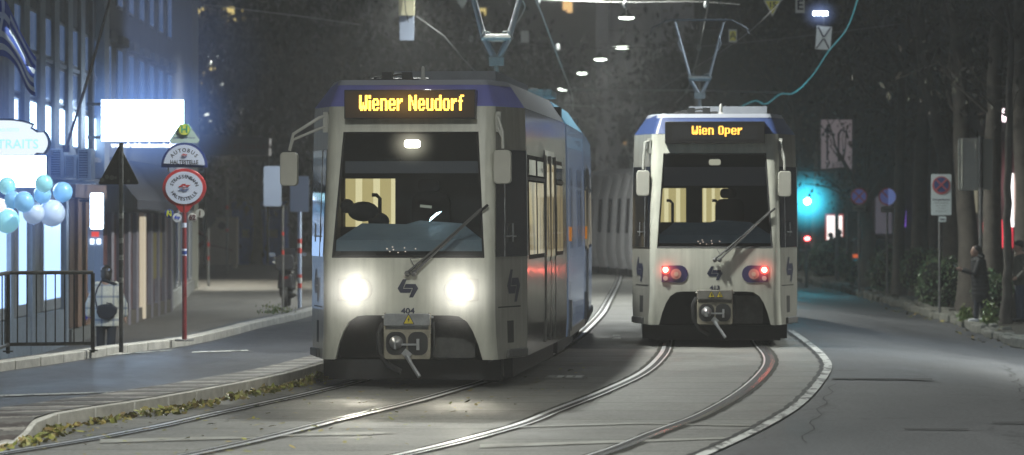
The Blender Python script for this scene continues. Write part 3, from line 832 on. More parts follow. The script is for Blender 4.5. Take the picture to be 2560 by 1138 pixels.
    mb.build('indicator_lamp', emat('indicator_light', (1, .75, .6), 2.0), root, flat=True)
    # ceiling lamp of the cab
    mb = MB(); mb.bbox((.0, .40, 2.665), (.17, .05, .085), .03)
    mb.build('cab_lamp', emat('cab_lamp_light', (1, .93, .72), 22) if P['lit'] else emat('cab_lamp_dim', (1, .93, .7), .5, (.5, .5, .4)), root)
    # destination display
    mb = MB(); mb.box((0, .29, 3.088), (1.43, .26, .315)); disp = mb.build('destination_display', mat('display_case', (.015, .014, .014), .3, coat=.4), root, bevel=.006)
    mb = MB(); mb.box((0, .157, 3.088), P['panel']); mb.build('led_panel', P['ledback'], disp)
    led_text(P['dest'], P['dx'], 3.088+P['dz'], P['dw'], P['dh'], .150, P['led'], disp)
    # lamps
    for sgn in (-1, 1):
        cx = sgn*.575; w, h = .185, .125
        pts = []
        pts += [(sgn*w, -h+.01), (sgn*w, h-.01)]
        a0 = 90 if sgn > 0 else 90
        for k in range(9):
            t = R(90+180*k/8); pts.append((sgn*(-.07+.12*math.cos(t)), .125*math.sin(t)))
        M = Matrix.Translation((cx, -.002, 1.085 if P['lit'] else 1.06))
        mb = MB(); mb.prism(pts if sgn < 0 else pts, .012, M)
        hl = mb.build('headlight' if P['lit'] else 'tail_light', P['lampcase'], root)
        zc = 1.085 if P['lit'] else 1.06
        if P['lit']:
            mb = MB(); mb.disc((cx, -.015, zc), .10, .02, 32); mb.build('lens', emat('headlight_beam', (1.0, .95, .78), 42), hl)
        else:
            mb = MB(); mb.disc((cx-sgn*.02, -.012, zc), .075, .016, 24); mb.build('lens', mat('clouded_lens', (.42, .22, .2), .15, coat=1, emis=(1, .12, .06), es=.04), hl)
            mb = MB(); mb.disc((cx-sgn*.02, -.022, zc), .032, .012, 16); mb.build('bulb', mat('bulb_glass', (.5, .4, .3), .1), hl)
            mb = MB(); mb.disc((cx+sgn*.13, -.016, zc+.06), .034, .02, 20); mb.build('tail_lamp', emat('tail_lamp_light', (1, .16, .11), 50), hl)
            mb = MB(); mb.disc((cx+sgn*.13, -.016, zc-.06), .034, .02, 20); mb.build('indicator_lens', mat('clear_lens', (.5, .42, .4), .15, coat=1), hl)
            mb = MB(); mb.disc((cx+sgn*.13, -.008, zc+.06), .06, .008, 20); mb.build('reflector', emat('tail_reflector', (1, .05, .04), 3.0), hl)
    logo(root, lambda x, z: face_pt(x, z, .004), 0, 1.10 if P['lit'] else 1.07, .225, .20, logom)
    for sgn in (-1, 1):
        logo(root, lambda x, z: cham(sgn, .60+sgn*x*.95, z, .006), 0, 1.12, .38, .36, logom)
    text('fleet_number', num, P['ns'], ink, root, (P['nx'], -.004, P['nz']), sx=1.15, bold=.0025)
    # wiper
    mb = MB(); yw = lambda z: lvl(z, YN)-.05
    p0 = (.0, yw(1.28), 1.27); p1 = (.79, yw(1.97), 1.965)
    mb.tube([p0, (.40, yw(1.6)-.03, 1.61), p1], [.015, .009, .007], 8); mb.tube([(.07, yw(1.28), 1.27), (.46, yw(1.62)-.03, 1.63), (.82, yw(1.97), 1.975)], [.015, .009, .007], 8)
    mb.sph((.0, yw(1.28), 1.26), .034, 10); mb.sph((.07, yw(1.28), 1.26), .034, 10)
    mb.tube([(.08, yw(1.3), 1.33), (.03, yw(1.4), 1.42), (.12, yw(1.4), 1.43)], .006)
    wp = mb.build('wiper', mat('wiper_grey', (.12, .12, .12), .45, metal=.4), root)
    mb = MB(); mb.tube([(.15, yw(1.42)+.005, 1.38), (.84, yw(1.99)+.005, 1.99)], .011, 6); mb.tube([(.72, yw(1.92), 1.88), (.86, yw(2), 2.0)], .016, 6); mb.build('wiper_blade', black, wp)
    # mirrors
    for sgn, (mx, mz, bx, bz) in ((-1, P['ml']), (1, P['mr'])):
        mb = MB(); mb.bbox((mx, .25, mz), (.19, .12, .365), .045, 4); mi = mb.build('wing_mirror', mat('mirror_shell', (.52, .51, .45), .4, coat=.2, var=.05), root, bevel=.01)
        mb = MB(); hx = mx-sgn*.0; ztop = mz+.18
        a = cham(sgn, .12, 2.93, .03)
        for dz_, w in ((.04, .018), (-.08, .015)):
            mb.tube([(a.x, a.y-.02, a.z+dz_), (a.x+(.06 if sgn < 0 else .0)*sgn, a.y-.06, a.z+dz_-.02), (lerp(a.x, mx, .9), .28, ztop+.18+dz_*.5), (mx, .27, ztop+.02)], w, 6)
        mb.box((a.x, a.y, a.z-.03), (.05, .07, .22)); mb.box((a.x-sgn*.02, a.y+.05, a.z-.03), (.03, .12, .18))
        mb.build('mirror_arm', mat('pale_arm', (.5, .5, .46), .4), mi)
    # coupler
    cp = thing  # (coupler is a part)
    mb = MB(); mb.bbox((0, -.02, .765), (.50, .16, .13), .015); mb.box((0, .05, .66), (.48, .14, .10)); mb.tube([(-.28, -.02, .79), (.28, -.02, .79)], .014)
    cpl = mb.build('coupler', P['cpl'], root, bevel=.008)
    # front plate with two round holes
    mb = MB()
    mb.bbox((0, -.06, .50), (.50, .05, .32), .03)
    for sx in (-1, 1): mb.tube([(sx*.24, -.07, .84), (sx*.24, -.07, .36)], .016, 6)
    mb.build('coupler_plate', mat('dirty_cream', (.24, .22, .17), .55, var=.35, vs=9, metal=.2), cpl, bevel=.006)
    mb = MB()
    for sx in (-1, 1): mb.bbox((sx*.118, -.085, .51), (.215, .012, .25), .085, 6)
    mb.build('coupler_pocket', black, cpl)
    mb = MB(); mb.lathe([(.075, 0), (.06, .05), (.02, .09), (.01, .1)], 16, Matrix.Translation((-.118, -.09, .52)) @ Matrix.Rotation(math.pi/2, 4, 'X'))
    mb.box((0.02, -.11, .50), (.22, .02, .02)); mb.box((.12, -.1, .50), (.03, .03, .12)); mb.box((-.118, -.16, .49), (.02, .05, .07))
    mb.build('coupler_cone', steel, cpl)
    mb = MB(); mb.tube([(0, -.1, .38), (.05, -.16, .30), (.15, -.22, .16)], [.03, .02, .022], 8); mb.box((0, -.1, .40), (.09, .05, .07), rot=(0, .7, 0)); mb.build('coupler_lever', steel, cpl)
    mb = MB(); mb.tube([(-.26, -.02, .72), (-.31, -.04, .62), (-.30, -.04, .42), (-.22, -.02, .28), (-.08, 0, .2)], .035, 8); mb.build('hose', black, cpl)
    mb = MB(); mb.tube([(.28, -.04, .74), (.29, -.06, .5), (.27, -.04, .38)], .012, 6); mb.build('cable', darkg, cpl)
    warn = [0.02] if P['lit'] else [-.05, .07]
    for wx in warn:
        sz = .058 if P['lit'] else .048
        mb = MB(); mb.prism([(-sz*1.1, -sz), (sz*1.1, -sz), (0, sz)], .006, Matrix.Translation((wx, -.105, .775))); wl = mb.build('warning_plate', ink, cpl)
        mb = MB(); mb.prism([(-sz*.88, -sz*.85), (sz*.88, -sz*.85), (0, sz*.75)], .006, Matrix.Translation((wx, -.109, .775))); mb.build('warning_plate', mat('warning_yellow', (.62, .50, .03), .4), cpl)
        mb = MB(); mb.prism([(.003, .022), (-.012, -.006), (.0, -.006), (-.006, -.034), (.013, .003), (.001, .003), (.012, .022)], .004, Matrix.Translation((wx, -.114, .768))); mb.build('warning_flash', ink, cpl)
    # further sections
    p = Vector((0, LA, 0)); a = 0.0
    for k, (nm, L_, da, w, d, mside, mroof) in enumerate(P['secs']):
        a += da
        g = .38
        dirv = Vector((math.sin(a), math.cos(a), 0))
        st = p+dirv*g
        mb = MB(); mid = (p+st)/2; mb.box((mid.x, mid.y, 1.85), (2.22, g*1.3, 2.85), rot=(0, 0, -a)); mb.box((mid.x, mid.y, .3), (1.6, g*1.3, .3), rot=(0, 0, -a)); mb.build('gangway_bellows', black, root)
        section(nm, L_, mside, mroof, root, st, -a, w, d, winlit)
        if P['panto'][0] == k: pantograph(root, st+dirv*P['panto'][1]+Vector((dirv.y, -dirv.x, 0))*P['panto'][2], -a, 3.3, P['panto'][3])
        p = st+dirv*L_
    return root

ra = mat('roof_blue_glow', (.22, .46, .64), .28, coat=.3, var=.1, emis=(.2, .6, .95), es=.16)  # cyan light on the rear roofs put into colour and a faint glow
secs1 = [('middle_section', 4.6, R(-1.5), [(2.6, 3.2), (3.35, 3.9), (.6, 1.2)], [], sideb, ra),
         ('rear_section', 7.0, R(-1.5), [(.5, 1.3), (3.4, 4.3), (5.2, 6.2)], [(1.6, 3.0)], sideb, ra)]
T1 = build_tram('city_tram', 'tram 404 with headlights on, showing Wiener Neudorf', (-1.12, 36.6, .0), -R(5.2), dict(
    LA=6.9, num='404', ns=.085, nx=0.0, nz=.855, side=sidep, band=purple, oz=(1.76, 2.30), open=[(-.95, -.33)], lit=True, seat=.12,
    panel=(1.40, .006, .285), ledback=ledback, dest='Wiener Neudorf', dx=.02, dz=.015, dw=1.14, dh=.168, led=led,
    lampcase=mat('lamp_surround', (.30, .29, .25), .3, coat=.5), ml=(-1.33, 2.39, 0, 0), mr=(1.00, 2.41, 0, 0),
    cpl=mat('coupler_grey', (.26, .27, .28), .4, metal=.5, var=.25, vs=8), secs=secs1, panto=(0, 2.2, .12, 5.4)))
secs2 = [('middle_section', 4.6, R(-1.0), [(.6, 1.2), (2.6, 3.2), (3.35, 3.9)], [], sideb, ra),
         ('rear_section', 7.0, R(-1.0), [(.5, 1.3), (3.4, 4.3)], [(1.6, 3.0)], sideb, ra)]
T2 = build_tram('city_tram', 'tram 413 with red tail lights on, showing Wien Oper', (2.90, 48.6, .0), -R(3.2), dict(
    LA=6.9, num='413', ns=.082, nx=0.0, nz=.862, side=sidep, band=mat('deep_blue_paint', (.045, .075, .20), .35, coat=.4, var=.1, vs=3), oz=(1.80, 2.30), open=[(-.95, -.42), (-.18, .20)], lit=False, seat=.22,
    panel=(1.22, .006, .20), ledback=ledback2, dest='Wien Oper', dx=.03, dz=.03, dw=.72, dh=.125, led=ledd,
    lampcase=mat('lamp_case_violet', (.035, .025, .10), .25, coat=.8), ml=(-1.03, 2.36, 0, 0), mr=(1.00, 2.35, 0, 0),
    cpl=mat('coupler_beige', (.20, .19, .17), .5, metal=.4, var=.25, vs=8), secs=secs2, panto=(1, 2.2, -.05, 5.55)))

# the grey low floor tram far behind
t = thing('low_floor_tram', 'distant grey ribbed low-floor tram behind, curving off between the two trams', 'tram', (5.25, 103, 0), R(5.0))
silver = mat('silver_paint', (.24, .24, .25), .35, metal=.1, coat=.5, var=.2, emis=(.8, .82, .86), es=.008)  # slight glow added to lift a flank that little light reaches
for k in range(8):
    ang = R(k*.8); y0 = k*1.75; x0 = -.5*k*k*.024
    prof = [(1.1, .25), (1.2, .7), (1.2, 1.3), (1.13, 2.6), (.95, 3.3), (.5, 3.5)]
    full = prof+[(-x, z) for x, z in reversed(prof)]
    mb = MB(); vs = []; n = len(full)
    for y, q in ((0, .88), (.16, .97), (.35, 1), (1.25, 1), (1.45, .97), (1.6, .88)): vs += [(x*q, y, .25+(z-.25)*(.97 if q < 1 else 1)) for x, z in full]
    mb.add(vs, [(j*n+i, j*n+(i+1) % n, (j+1)*n+(i+1) % n, (j+1)*n+i) for j in range(5) for i in range(n)]+[tuple(range(n)), tuple(range(6*n-1, 5*n-1, -1))])
    o = mb.build('tram_module', silver, t); o.location = (x0, y0, 0); o.rotation_euler = (0, 0, ang)
    mb = MB()
    for sgn in (-1, 1): mb.add([(sgn*1.215, .5, 1.4), (sgn*1.215, 1.1, 1.4), (sgn*1.15, 1.1, 2.5), (sgn*1.15, .5, 2.5)], [(0, 1, 2, 3)])
    mb.build('window', mat('grey_far_glass', (.05, .05, .055), .15), o)
    mb = MB(); mb.box((0, .8, .15), (2.1, 1.5, .25)); mb.build('skirt', black, o)
# ---------------------------------------------------------------- generic street furniture
def T3(x, y, z): return Matrix.Translation((x, y, z))
def at(px, py, s, name, label, cat, rz=0.0, group=None, kind=None):
    """an Empty standing at the surveyed point (measured pixel, metres-per-pixel scale s)"""
    return thing(name, label, cat, V(px, py, s), rz, group)

# left railing
s0 = 189.0
A = V(232, 878, s0); B = V(20, 881, 190.5); C = V(-42, 905, 206)
rail_m = mat('railing_paint', (.07, .068, .062), .42, metal=.5, var=.4, vs=14, bump=.1, bs=60)
fr = thing('pedestrian_railing', 'dark steel pedestrian railing on the left pavement edge', 'railing', (A.x, A.y, .1))
def rail_panel(p, q, n, skip=False):
    p = Vector((p.x-A.x, p.y-A.y, 0)); q = Vector((q.x-A.x, q.y-A.y, 0)); up = Vector((0, 0, 1))
    for c in ([p, q] if not skip else [q]):
        mb = MB(); mb.tube([c-up*.02, c+up*1.03], .028, 10); mb.disc((c.x, c.y, .01), .07, .02, 14, 'z'); mb.build('post', rail_m, fr)
    mb = MB(); mb.tube([p+up*1.04, q+up*1.04], .026, 10); mb.build('top_rail', rail_m, fr)
    mb = MB(); mb.tube([p+up*.10, q+up*.10], .024, 10); mb.build('bottom_rail', rail_m, fr)
    for k in range(1, n):
        c = p.lerp(q, k/n); mb = MB(); mb.tube([c+up*.1, c+up*1.04], .0095, 6); mb.build('bar', rail_m, fr)
rail_panel(A, B, 9); rail_panel(B, C, 8, True)

# warning sign seen from behind, on its grey pole
polem = mat('pole_grey', (.17, .17, .165), .5, metal=.5, var=.3, vs=10, bump=.05)
t = at(303, 877, 189, 'warning_sign', 'back of a dark triangular warning sign on a grey pole', 'road sign')
mb = MB(); mb.tube([(0, 0, -.02), (0, 0, 2.75)], .030, 12); mb.build('pole', polem, t)
mb = MB(); mb.prism([(-.275, 2.22), (-.26, 2.20), (.24, 2.20), (.26, 2.22), (.01, 2.71), (-.01, 2.71)], .015, T3(-.03, .06, 0)); tp = mb.build('sign_plate', mat('dark_sign_back', (.075, .075, .065), .5, var=.3, vs=8), t, bevel=.006)
mb = MB()
for (x, z, r) in ((-.23, 2.26, .03), (-.165, 2.30, .028), (-.10, 2.29, .033), (-.05, 2.29, .018), (.12, 2.245, .02)):
    mb.disc((x-.03, .048, z), r, .008, 14)
mb.build('sticker', mat('old_sticker', (.16, .16, .14), .5), tp)
mb = MB()
for z, r in ((1.2, .02), (1.42, .03), (1.75, .035), (.9, .02)): mb.tube([(0, 0, z), (0, 0, z+.07)], .0315, 12)
mb.build('sticker', mat('pole_sticker', (.35, .35, .33), .5, var=.5, vs=30), t)

# the stop sign
t = at(461, 853, 175, 'stop_sign', 'red stop pole with bus and tram Haltestelle plates', 'stop sign')
mb = MB(); mb.tube([(0, 0, 0), (0, 0, 1.95)], .034, 14); mb.build('pole', mat('red_pole', (.20, .03, .035), .35, coat=.4, var=.25, vs=10), t)
mb = MB(); mb.disc((0, 0, .012), .14, .024, 20, 'z'); mb.build('base_plate', greym, t)
mb = MB(); mb.tube([(0, 0, 1.22), (0, 0, 1.32)], .0355, 14); mb.tube([(0, 0, 1.62), (0, 0, 1.69)], .0355, 14); mb.build('pole_band', white, t)
mb = MB(); mb.tube([(0, 0, 1.24), (.0, 0, 1.29)], .0365, 14); mb.build('sticker', bluep, t)
mb = MB(); mb.prism([(-.12, 1.93), (.12, 1.93), (.05, 1.84), (-.05, 1.84)], .06); mb.build('bracket', redp, t)
zc = 2.19
mb = MB(); mb.disc((0, -.0, zc), .275, .05, 48, sx=1.135); p1 = mb.build('tram_plate', redp, t, bevel=.008)
mb = MB(); mb.disc((0, -.03, zc), .232, .012, 48, sx=1.14); mb.build('plate_face', white, p1)
arc_text('STRASSENBAHN', .068, .190, 0, zc-.025, -.0368, ink, p1, True, 2.35, .96, bold=.002)
arc_text('HALTESTELLE', .068, .190, 0, zc+.02, -.0368, ink, p1, False, 2.05, .96, bold=.002)
def vor(parent, cx, cz, k, y):
    mb = MB(); mb.prism([(-.09*k, .012*k), (-.03*k, .062*k), (.03*k, .062*k), (.018*k, .045*k), (.10*k, .045*k), (.06*k, .012*k)], .004, T3(cx, y, cz)); mb.build('emblem', redp, parent, flat=True)
    mb = MB(); mb.prism([(.09*k, -.012*k), (.03*k, -.062*k), (-.03*k, -.062*k), (-.018*k, -.045*k), (-.10*k, -.045*k), (-.06*k, -.012*k)], .004, T3(cx, y, cz)); mb.build('emblem', mat('slate_blue', (.16, .2, .36), .4), parent, flat=True)
    mb = MB(); mb.box((cx, y-.003, cz), (.045*k, .004, .055*k)); mb.build('emblem_shield', white, parent, flat=True)
    mb = MB(); mb.box((cx-.011*k, y-.006, cz), (.008*k, .003, .04*k)); mb.box((cx+.011*k, y-.006, cz), (.008*k, .003, .04*k)); mb.build('emblem_bars', redp, parent, flat=True)
vor(p1, 0, zc, .9, -.038)
# autobus half round
half = [(.33*math.cos(R(a)), .335*math.sin(R(a))) for a in range(0, 181, 7)]
zb = 2.50
mb = MB(); mb.prism([(.33, 0), ]+half[1:-1]+[(-.33, 0), (-.33, -.02), (.33, -.02)], .05, T3(0, 0, zb)); p2 = mb.build('bus_plate', mat('sign_blue', (.03, .05, .20), .35, coat=.3), t)
half2 = [(.292*math.cos(R(a)), .292*math.sin(R(a))) for a in range(0, 181, 7)]
mb = MB(); mb.prism(half2, .012, T3(0, -.03, zb+.012)); mb.build('plate_face', white, p2)
arc_text('AUTOBUS', .075, .220, 0, zb+.01, -.0368, ink, p2, True, 1.75, .98, bold=.002)
text('lettering', 'HALTESTELLE', .082, ink, p2, (0, -.0368, zb+.052), ext=.0002, sx=.82, bold=.002)
vor(p2, 0, zb+.145, .5, -.038)
mb = MB(); mb.prism([(-.19, 2.83), (.19, 2.83), (.215, 2.87), (.06, 3.10), (-.06, 3.10), (-.215, 2.87)], .02); p3 = mb.build('stop_name_plate', mat('pale_green_plate', (.45, .58, .55), .4), t)
mb = MB(); mb.disc((0, -.015, 3.02), .088, .01, 24); mb.build('roundel_rim', mat('roundel_green', (.05, .35, .2), .4), p3)
mb = MB(); mb.disc((0, -.02, 3.02), .078, .01, 24); mb.build('roundel', mat('roundel_yellow', (.62, .66, .12), .4), p3)
text('lettering', 'H', .14, mat('roundel_green', (.05, .35, .2), .4), p3, (0, -.0255, 3.02), ext=.0004, bold=.004)
text('lettering', 'Johann-Strauß-Gasse', .036, bluep, p3, (0, -.0105, 2.905), ext=.0002)
mb = MB()
for x in (-.23, .2): mb.box((x, 0, 2.47), (.02, .02, .10))
mb.build('bracket', greym, t)
for (x, z, col, tx, tc_, bg) in ((-.215, 1.825, 'n', 'N', (.65, .68, .05), (.05, .08, .36)), (-.10, 1.765, 'l', '', None, (.72, .75, .82)), (.115, 1.765, 'a', '62', (.12, .05, .06), (.62, .62, .6)), (.225, 1.825, 'b', '1', (.12, .08, .07), (.45, .45, .42))):
    mb = MB(); mb.disc((x, -.02, z), .064, .012, 24); d = mb.build('line_plate', mat('plate_'+col, bg, .4), t)
    if tx: text('lettering', tx, .10, mat('platetext_'+col, tc_, .4), d, (x, -.03, z-(.012 if tx == 'N' else 0)), bold=.003)
    if tx == 'N':
        mb = MB(); mb.prism([(-.035, .02), (-.02, .05), (-.002, .02)], .004, T3(x, -.03, z)); mb.prism([(.035, .02), (.02, .05), (.002, .02)], .004, T3(x, -.03, z)); mb.build('arrow', mat('platetext_n', tc_, .4), d)
    if col == 'l':
        logo(d, lambda X, Z: Vector((X, -.03, Z)), x, z, .085, .06, mat('emblem_blue', (.04, .09, .55), .4))
mb = MB(); mb.box((0, 0, 1.82), (.42, .012, .015)); mb.build('plate_bar', greym, t)

# ---------------------------------------------------------------- left hand buildings
def building(name, label, A_, B_, zb, zt, depth, wm):
    a = Vector(A_); b_ = Vector(B_); d = b_-a; L_ = d.length
    t = thing(name, label, 'building', (a.x, a.y, 0), math.atan2(d.y, d.x))
    mb = MB(); mb.box((L_/2, depth/2, (zb+zt)/2), (L_, depth, zt-zb)); mb.build('wall', wm, t)
    return t, L_
def bxp(t, name, u0, u1, z0, z1, out, m, dep=None, bevel=0):
    d = dep if dep else out+.02
    mb = MB(); mb.box(((u0+u1)/2, -out+d/2, (z0+z1)/2), (u1-u0, d, z1-z0)); return mb.build(name, m, t, flat=True, bevel=bevel)
stone = mat('facade_stone', (.30, .31, .31), .6, var=.25, vs=1.5, streak=.25, bump=.15, bs=10)
winb = mat('cold_window', (.05, .07, .10), .12, spec=.8, emis=(.25, .45, .95), es=.14)
winbb = emat('bright_shop_window', (.5, .72, 1.0), 4.5)
framew = mat('window_frame', (.40, .42, .45), .45)
A1, B1 = (-8.45, 46.0), (-8.78, 72.3)
t1, L1_ = building('corner_building', 'tall pilastered building whose windows glow cold blue on the left', A1, B1, -1, 16, 9, stone)
def u_of(px):   # position along the facade where the sight line of a column meets it
    k = (px-XC)/F; dx, dy = B1[0]-A1[0], B1[1]-A1[1]
    tt = (k*A1[1]-A1[0])/(dx-k*dy); return tt*L1_
us = [u_of(p) for p in (14, 54, 94, 130, 164, 196, 222, 242)]
for k, u in enumerate(us):
    w = .74 if k != 6 else .35
    o = bxp(t1, 'pilaster', u-w/2, u+w/2, 3.15, 7.2, .10, stone)
    bxp(t1, 'pilaster_capital', u-w/2-.05, u+w/2+.05, 7.2, 7.5, .2, stone)
for k in range(len(us)-1):
    a, b_ = us[k]+.42, us[k+1]-.42
    for (z0, z1, m) in ((3.25, 3.98, winbb), (4.03, 4.72, winb), (4.85, 5.6, winb)):
        mm = m if not (m is winbb and k in (0,)) else winb
        f = bxp(t1, 'window', a, b_, z0, z1, .03, framew)
        bxp(f, 'pane', a+.06, (a+b_)/2-.03, z0+.04, z1-.04, .04, mm, .012); bxp(f, 'pane', (a+b_)/2+.03, b_-.06, z0+.04, z1-.04, .04, mm, .012)
    bxp(t1, 'sill', a-.1, b_+.1, 4.75, 4.82, .07, framew); bxp(t1, 'spandrel', a-.1, b_+.1, 5.65, 7.2, .03, mat('dark_spandrel', (.10, .10, .10), .6, var=.2))
bxp(t1, 'cornice', 0, L1_, 3.02, 3.12, .15, stone); bxp(t1, 'cornice', 0, L1_, 2.60, 2.66, .12, stone)
bxp(t1, 'cornice', 0, L1_, 7.55, 7.9, .45, stone); bxp(t1, 'cornice', 0, L1_, 11.4, 11.7, .3, stone)
for k in range(len(us)-1):
    a, b_ = us[k]+.35, us[k+1]-.35
    f = bxp(t1, 'window', a, b_, 8.4, 10.8, .03, framew); bxp(f, 'pane', a+.08, b_-.08, 8.5, 10.7, .04, winb, .012)
# ground floor: bright blue shopfront, then brown shutters and doors
shopb = emat('blue_shop_light', (.40, .62, 1.0), 1.7); brown = mat('brown_shutter', (.13, .075, .05), .6, var=.3, vs=4, streak=.3)
terr = mat('terracotta_pillar', (.26, .15, .10), .65, var=.2, vs=3); pinkm = mat('pink_render', (.32, .22, .19), .7, var=.2)
bluew = mat('pale_blue_render', (.30, .36, .44), .6, var=.15, streak=.2)
uu = [u_of(p) for p in (-60, 10, 38, 60, 100, 150, 166)]
for a, b_, m in ((uu[0], uu[1], shopb), (uu[2], uu[3], shopb), (uu[4]+.1, uu[5]-.3, shopb)):
    f = bxp(t1, 'shop_window', a, b_, .15, 2.2, .05, framew); bxp(f, 'pane', a+.1, b_-.1, .35, 2.1, .06, m, .012)
for u in (uu[1], uu[3]+.2, uu[5]): bxp(t1, 'shop_pilaster', u-.14, u+.25, -.6, 2.3, .14, bluew)
bxp(t1, 'shop_cornice', uu[0], uu[5]+.3, 2.3, 2.5, .16, bluew); bxp(t1, 'shop_plinth', uu[0], uu[5]+.3, -.8, .12, .10, bluew)
ux = [u_of(p) for p in (168, 180, 190, 200, 212, 226, 240, 252)]
for k in range(len(ux)-1):
    m = (brown, terr, mat('dark_green_door', (.03, .06, .05), .5), terr, brown, pinkm, terr)[k]
    bxp(t1, 'shutter' if k % 2 == 0 else 'door_post', ux[k], ux[k+1], -.3, 2.25, (.05, .12)[k % 2], m)
bxp(t1, 'plinth', ux[0], L1_, -.9, -.32, .09, mat('grey_plinth', (.16, .17, .17), .6, var=.2))
bxp(t1, 'fascia', ux[0], L1_, 2.27, 2.55, .16, pinkm)
# a stout quoined corner strip catching the billboard light
bxp(t1, 'corner_strip', L1_-1.0, L1_-.02, 2.7, 7.4, .22, mat('pale_corner', (.42, .44, .42), .6, var=.1))
# second building: darker, awning and shop windows
A2, B2 = (-8.85, 72.6), (-9.1, 90)
wall2 = mat('grey_render', (.24, .25, .26), .7, var=.15, vs=.8, streak=.15)
t2, L2_ = building('shop_building', 'grey building with a dark awning over reddish shutters behind the billboard', A2, B2, -1.2, 11.5, 9, wall2)
for k in range(7):
    u = 1.2+k*2.6
    for (z0, z1) in ((3.9, 5.7), (6.6, 8.4)):
        f = bxp(t2, 'window', u, u+1.2, z0, z1, .04, framew); bxp(f, 'pane', u+.08, u+.55, z0+.06, z1-.06, .05, winb, .012); bxp(f, 'pane', u+.65, u+1.12, z0+.06, z1-.06, .05, winb, .012)
    bxp(t2, 'sill', u-.1, u+1.3, 5.75, 5.95, .18, stone)
mb = MB(); mb.add([(0, -.1, 3.2), (L2_-2, -.1, 3.2), (L2_-2, -.85, 2.25), (0, -.85, 2.25), (0, -.85, 2.05), (L2_-2, -.85, 2.05)], [(0, 1, 2, 3), (3, 2, 5, 4)]); mb.build('awning', mat('dark_awning', (.035, .038, .055), .8, var=.2), t2, flat=True)
redd = mat('dark_red_shutter', (.10, .035, .04), .5, var=.3, streak=.2); lilac = mat('lilac_pilaster', (.24, .23, .28), .6, var=.1)
for k in range(9):
    u = .4+k*1.9
    bxp(t2, 'shutter', u, u+1.1, -.25, 1.95, .05, redd); bxp(t2, 'pilaster', u+1.25, u+1.75, -.6, 2.0, .13, lilac)
bxp(t2, 'plinth', 0, L2_, -1, -.27, .12, mat('brown_plinth', (.12, .105, .09), .7, var=.2))
bxp(t2, 'lit_doorway', 8.9, 9.4, -.55, 1.9, .16, emat('doorway_light', (1, .86, .62), .55))
for u, w in ((11.8, .8), (13.4, .8)): bxp(t2, 'notice_board', u, u+w, .35, 1.5, .12, mat('notice_board', (.16, .14, .04), .6, emis=(.7, .55, .15), es=.05))
# third building: tall ribbed block
A3, B3 = (-9.2, 90.5), (-10.6, 113)
rib = mat('ribbed_concrete', (.20, .205, .21), .7, var=.12, vs=.6, streak=.1)
t3, L3_ = building('ribbed_block', 'tall plain block with vertical ribs fading into the dark', A3, B3, -1.2, 24, 12, rib)
for k in range(9):
    u = 1+k*2.5
    bxp(t3, 'rib', u, u+.35, 9, 24, .25, rib)
for k in range(5):
    u = 1.5+k*4.2
    f = bxp(t3, 'shop_window', u, u+1.6, -.1, 2.2, .05, framew); bxp(f, 'pane', u+.1, u+1.5, 0, 2.1, .06, mat('dim_shop_glass', (.03, .035, .05), .1, emis=(.35, .5, .9), es=.06), .012)
bxp(t3, 'plinth', 0, L3_, -1, -.15, .1, mat('pale_plinth', (.36, .37, .36), .6))
bxp(t3, 'drainpipe', L3_-1.2, L3_-.9, -.6, 9, .2, mat('pale_pipe', (.42, .42, .36), .6))

# billboard (light box) reaching out from the wall
bluewhite = emat('billboard_light', (.55, .75, 1.0), 11)
t = at(358, 302, 122, 'lightbox_sign', 'big blank glowing white lightbox above the web address', 'sign')
mb = MB(); mb.box((0, 0, 0), (1.70, .22, .86)); bb = mb.build('case', mat('case_grey', (.2, .22, .26), .5), t)
mb = MB(); mb.box((0, -.115, 0), (1.68, .012, .84)); mb.build('light_panel', bluewhite, bb, flat=True)
mb = MB(); mb.tube([(-.83, .03, .34), (-1.15, .05, .34)], .03); mb.tube([(-.83, .03, -.34), (-1.15, .05, -.34)], .03); mb.build('bracket', darkg, t)
tx = text('web_address', 'www.freiebuehnewieden.at', .135, emat('web_letters', (.8, .88, 1.0), 3.0), t, (.10, -.10, -.505), bold=.006)
# oval sign
t = at(12, 357, 163, 'oval_lightbox', 'oval glowing shop sign with pale lettering at the left edge', 'sign')
ov = [(.67*math.cos(R(a)), .345*math.sin(R(a))) for a in range(0, 360, 6)]
def notched(w, h):
    pts = []
    for a in range(0, 360, 4):
        x, z = w*math.copysign(abs(math.cos(R(a)))**.9, math.cos(R(a))), h*math.sin(R(a))
        pts.append((x, z))
    out = []
    for x, z in pts:
        k = 1
        for (nx, nz) in ((.75*w, .56*h), (.75*w, -.56*h), (-.75*w, .56*h), (-.75*w, -.56*h)):
            d = math.hypot(x-nx, z-nz); rr_ = .085
            if d < rr_: k = .86
        out.append((x*k, z*k))
    return out
mb = MB(); mb.prism(notched(.70, .37), .14); oc = mb.build('case', mat('navy_rim', (.02, .05, .16), .4, coat=.3), t)
mb = MB(); mb.prism(notched(.67, .34), .02, T3(0, -.075, 0)); mb.build('light_panel', emat('oval_panel_light', (.82, .92, 1.0), 1.05), oc, flat=True)
mint = emat('mint_letters', (.38, .78, .80), .78, (.2, .5, .5))
text('lettering', 'PORTRAITS', .20, mint, oc, (.02, -.095, -.03), bold=.001)
text('lettering', 'STUDIO FOTO', .07, mint, oc, (.0, -.095, .19)); text('lettering', 'ATELIER', .07, mint, oc, (.0, -.095, -.22))
t = at(34, 429, 164, 'square_lightbox', 'plain glowing square lightbox right below the oval sign', 'sign')
mb = MB(); mb.box((0, 0.02, 0), (1.02, .10, .50)); c_ = mb.build('case', mat('navy_rim', (.02, .05, .16), .4), t)
mb = MB(); mb.box((0, -.056, 0), (1.0, .012, .48)); mb.build('light_panel', bluewhite, c_, flat=True)
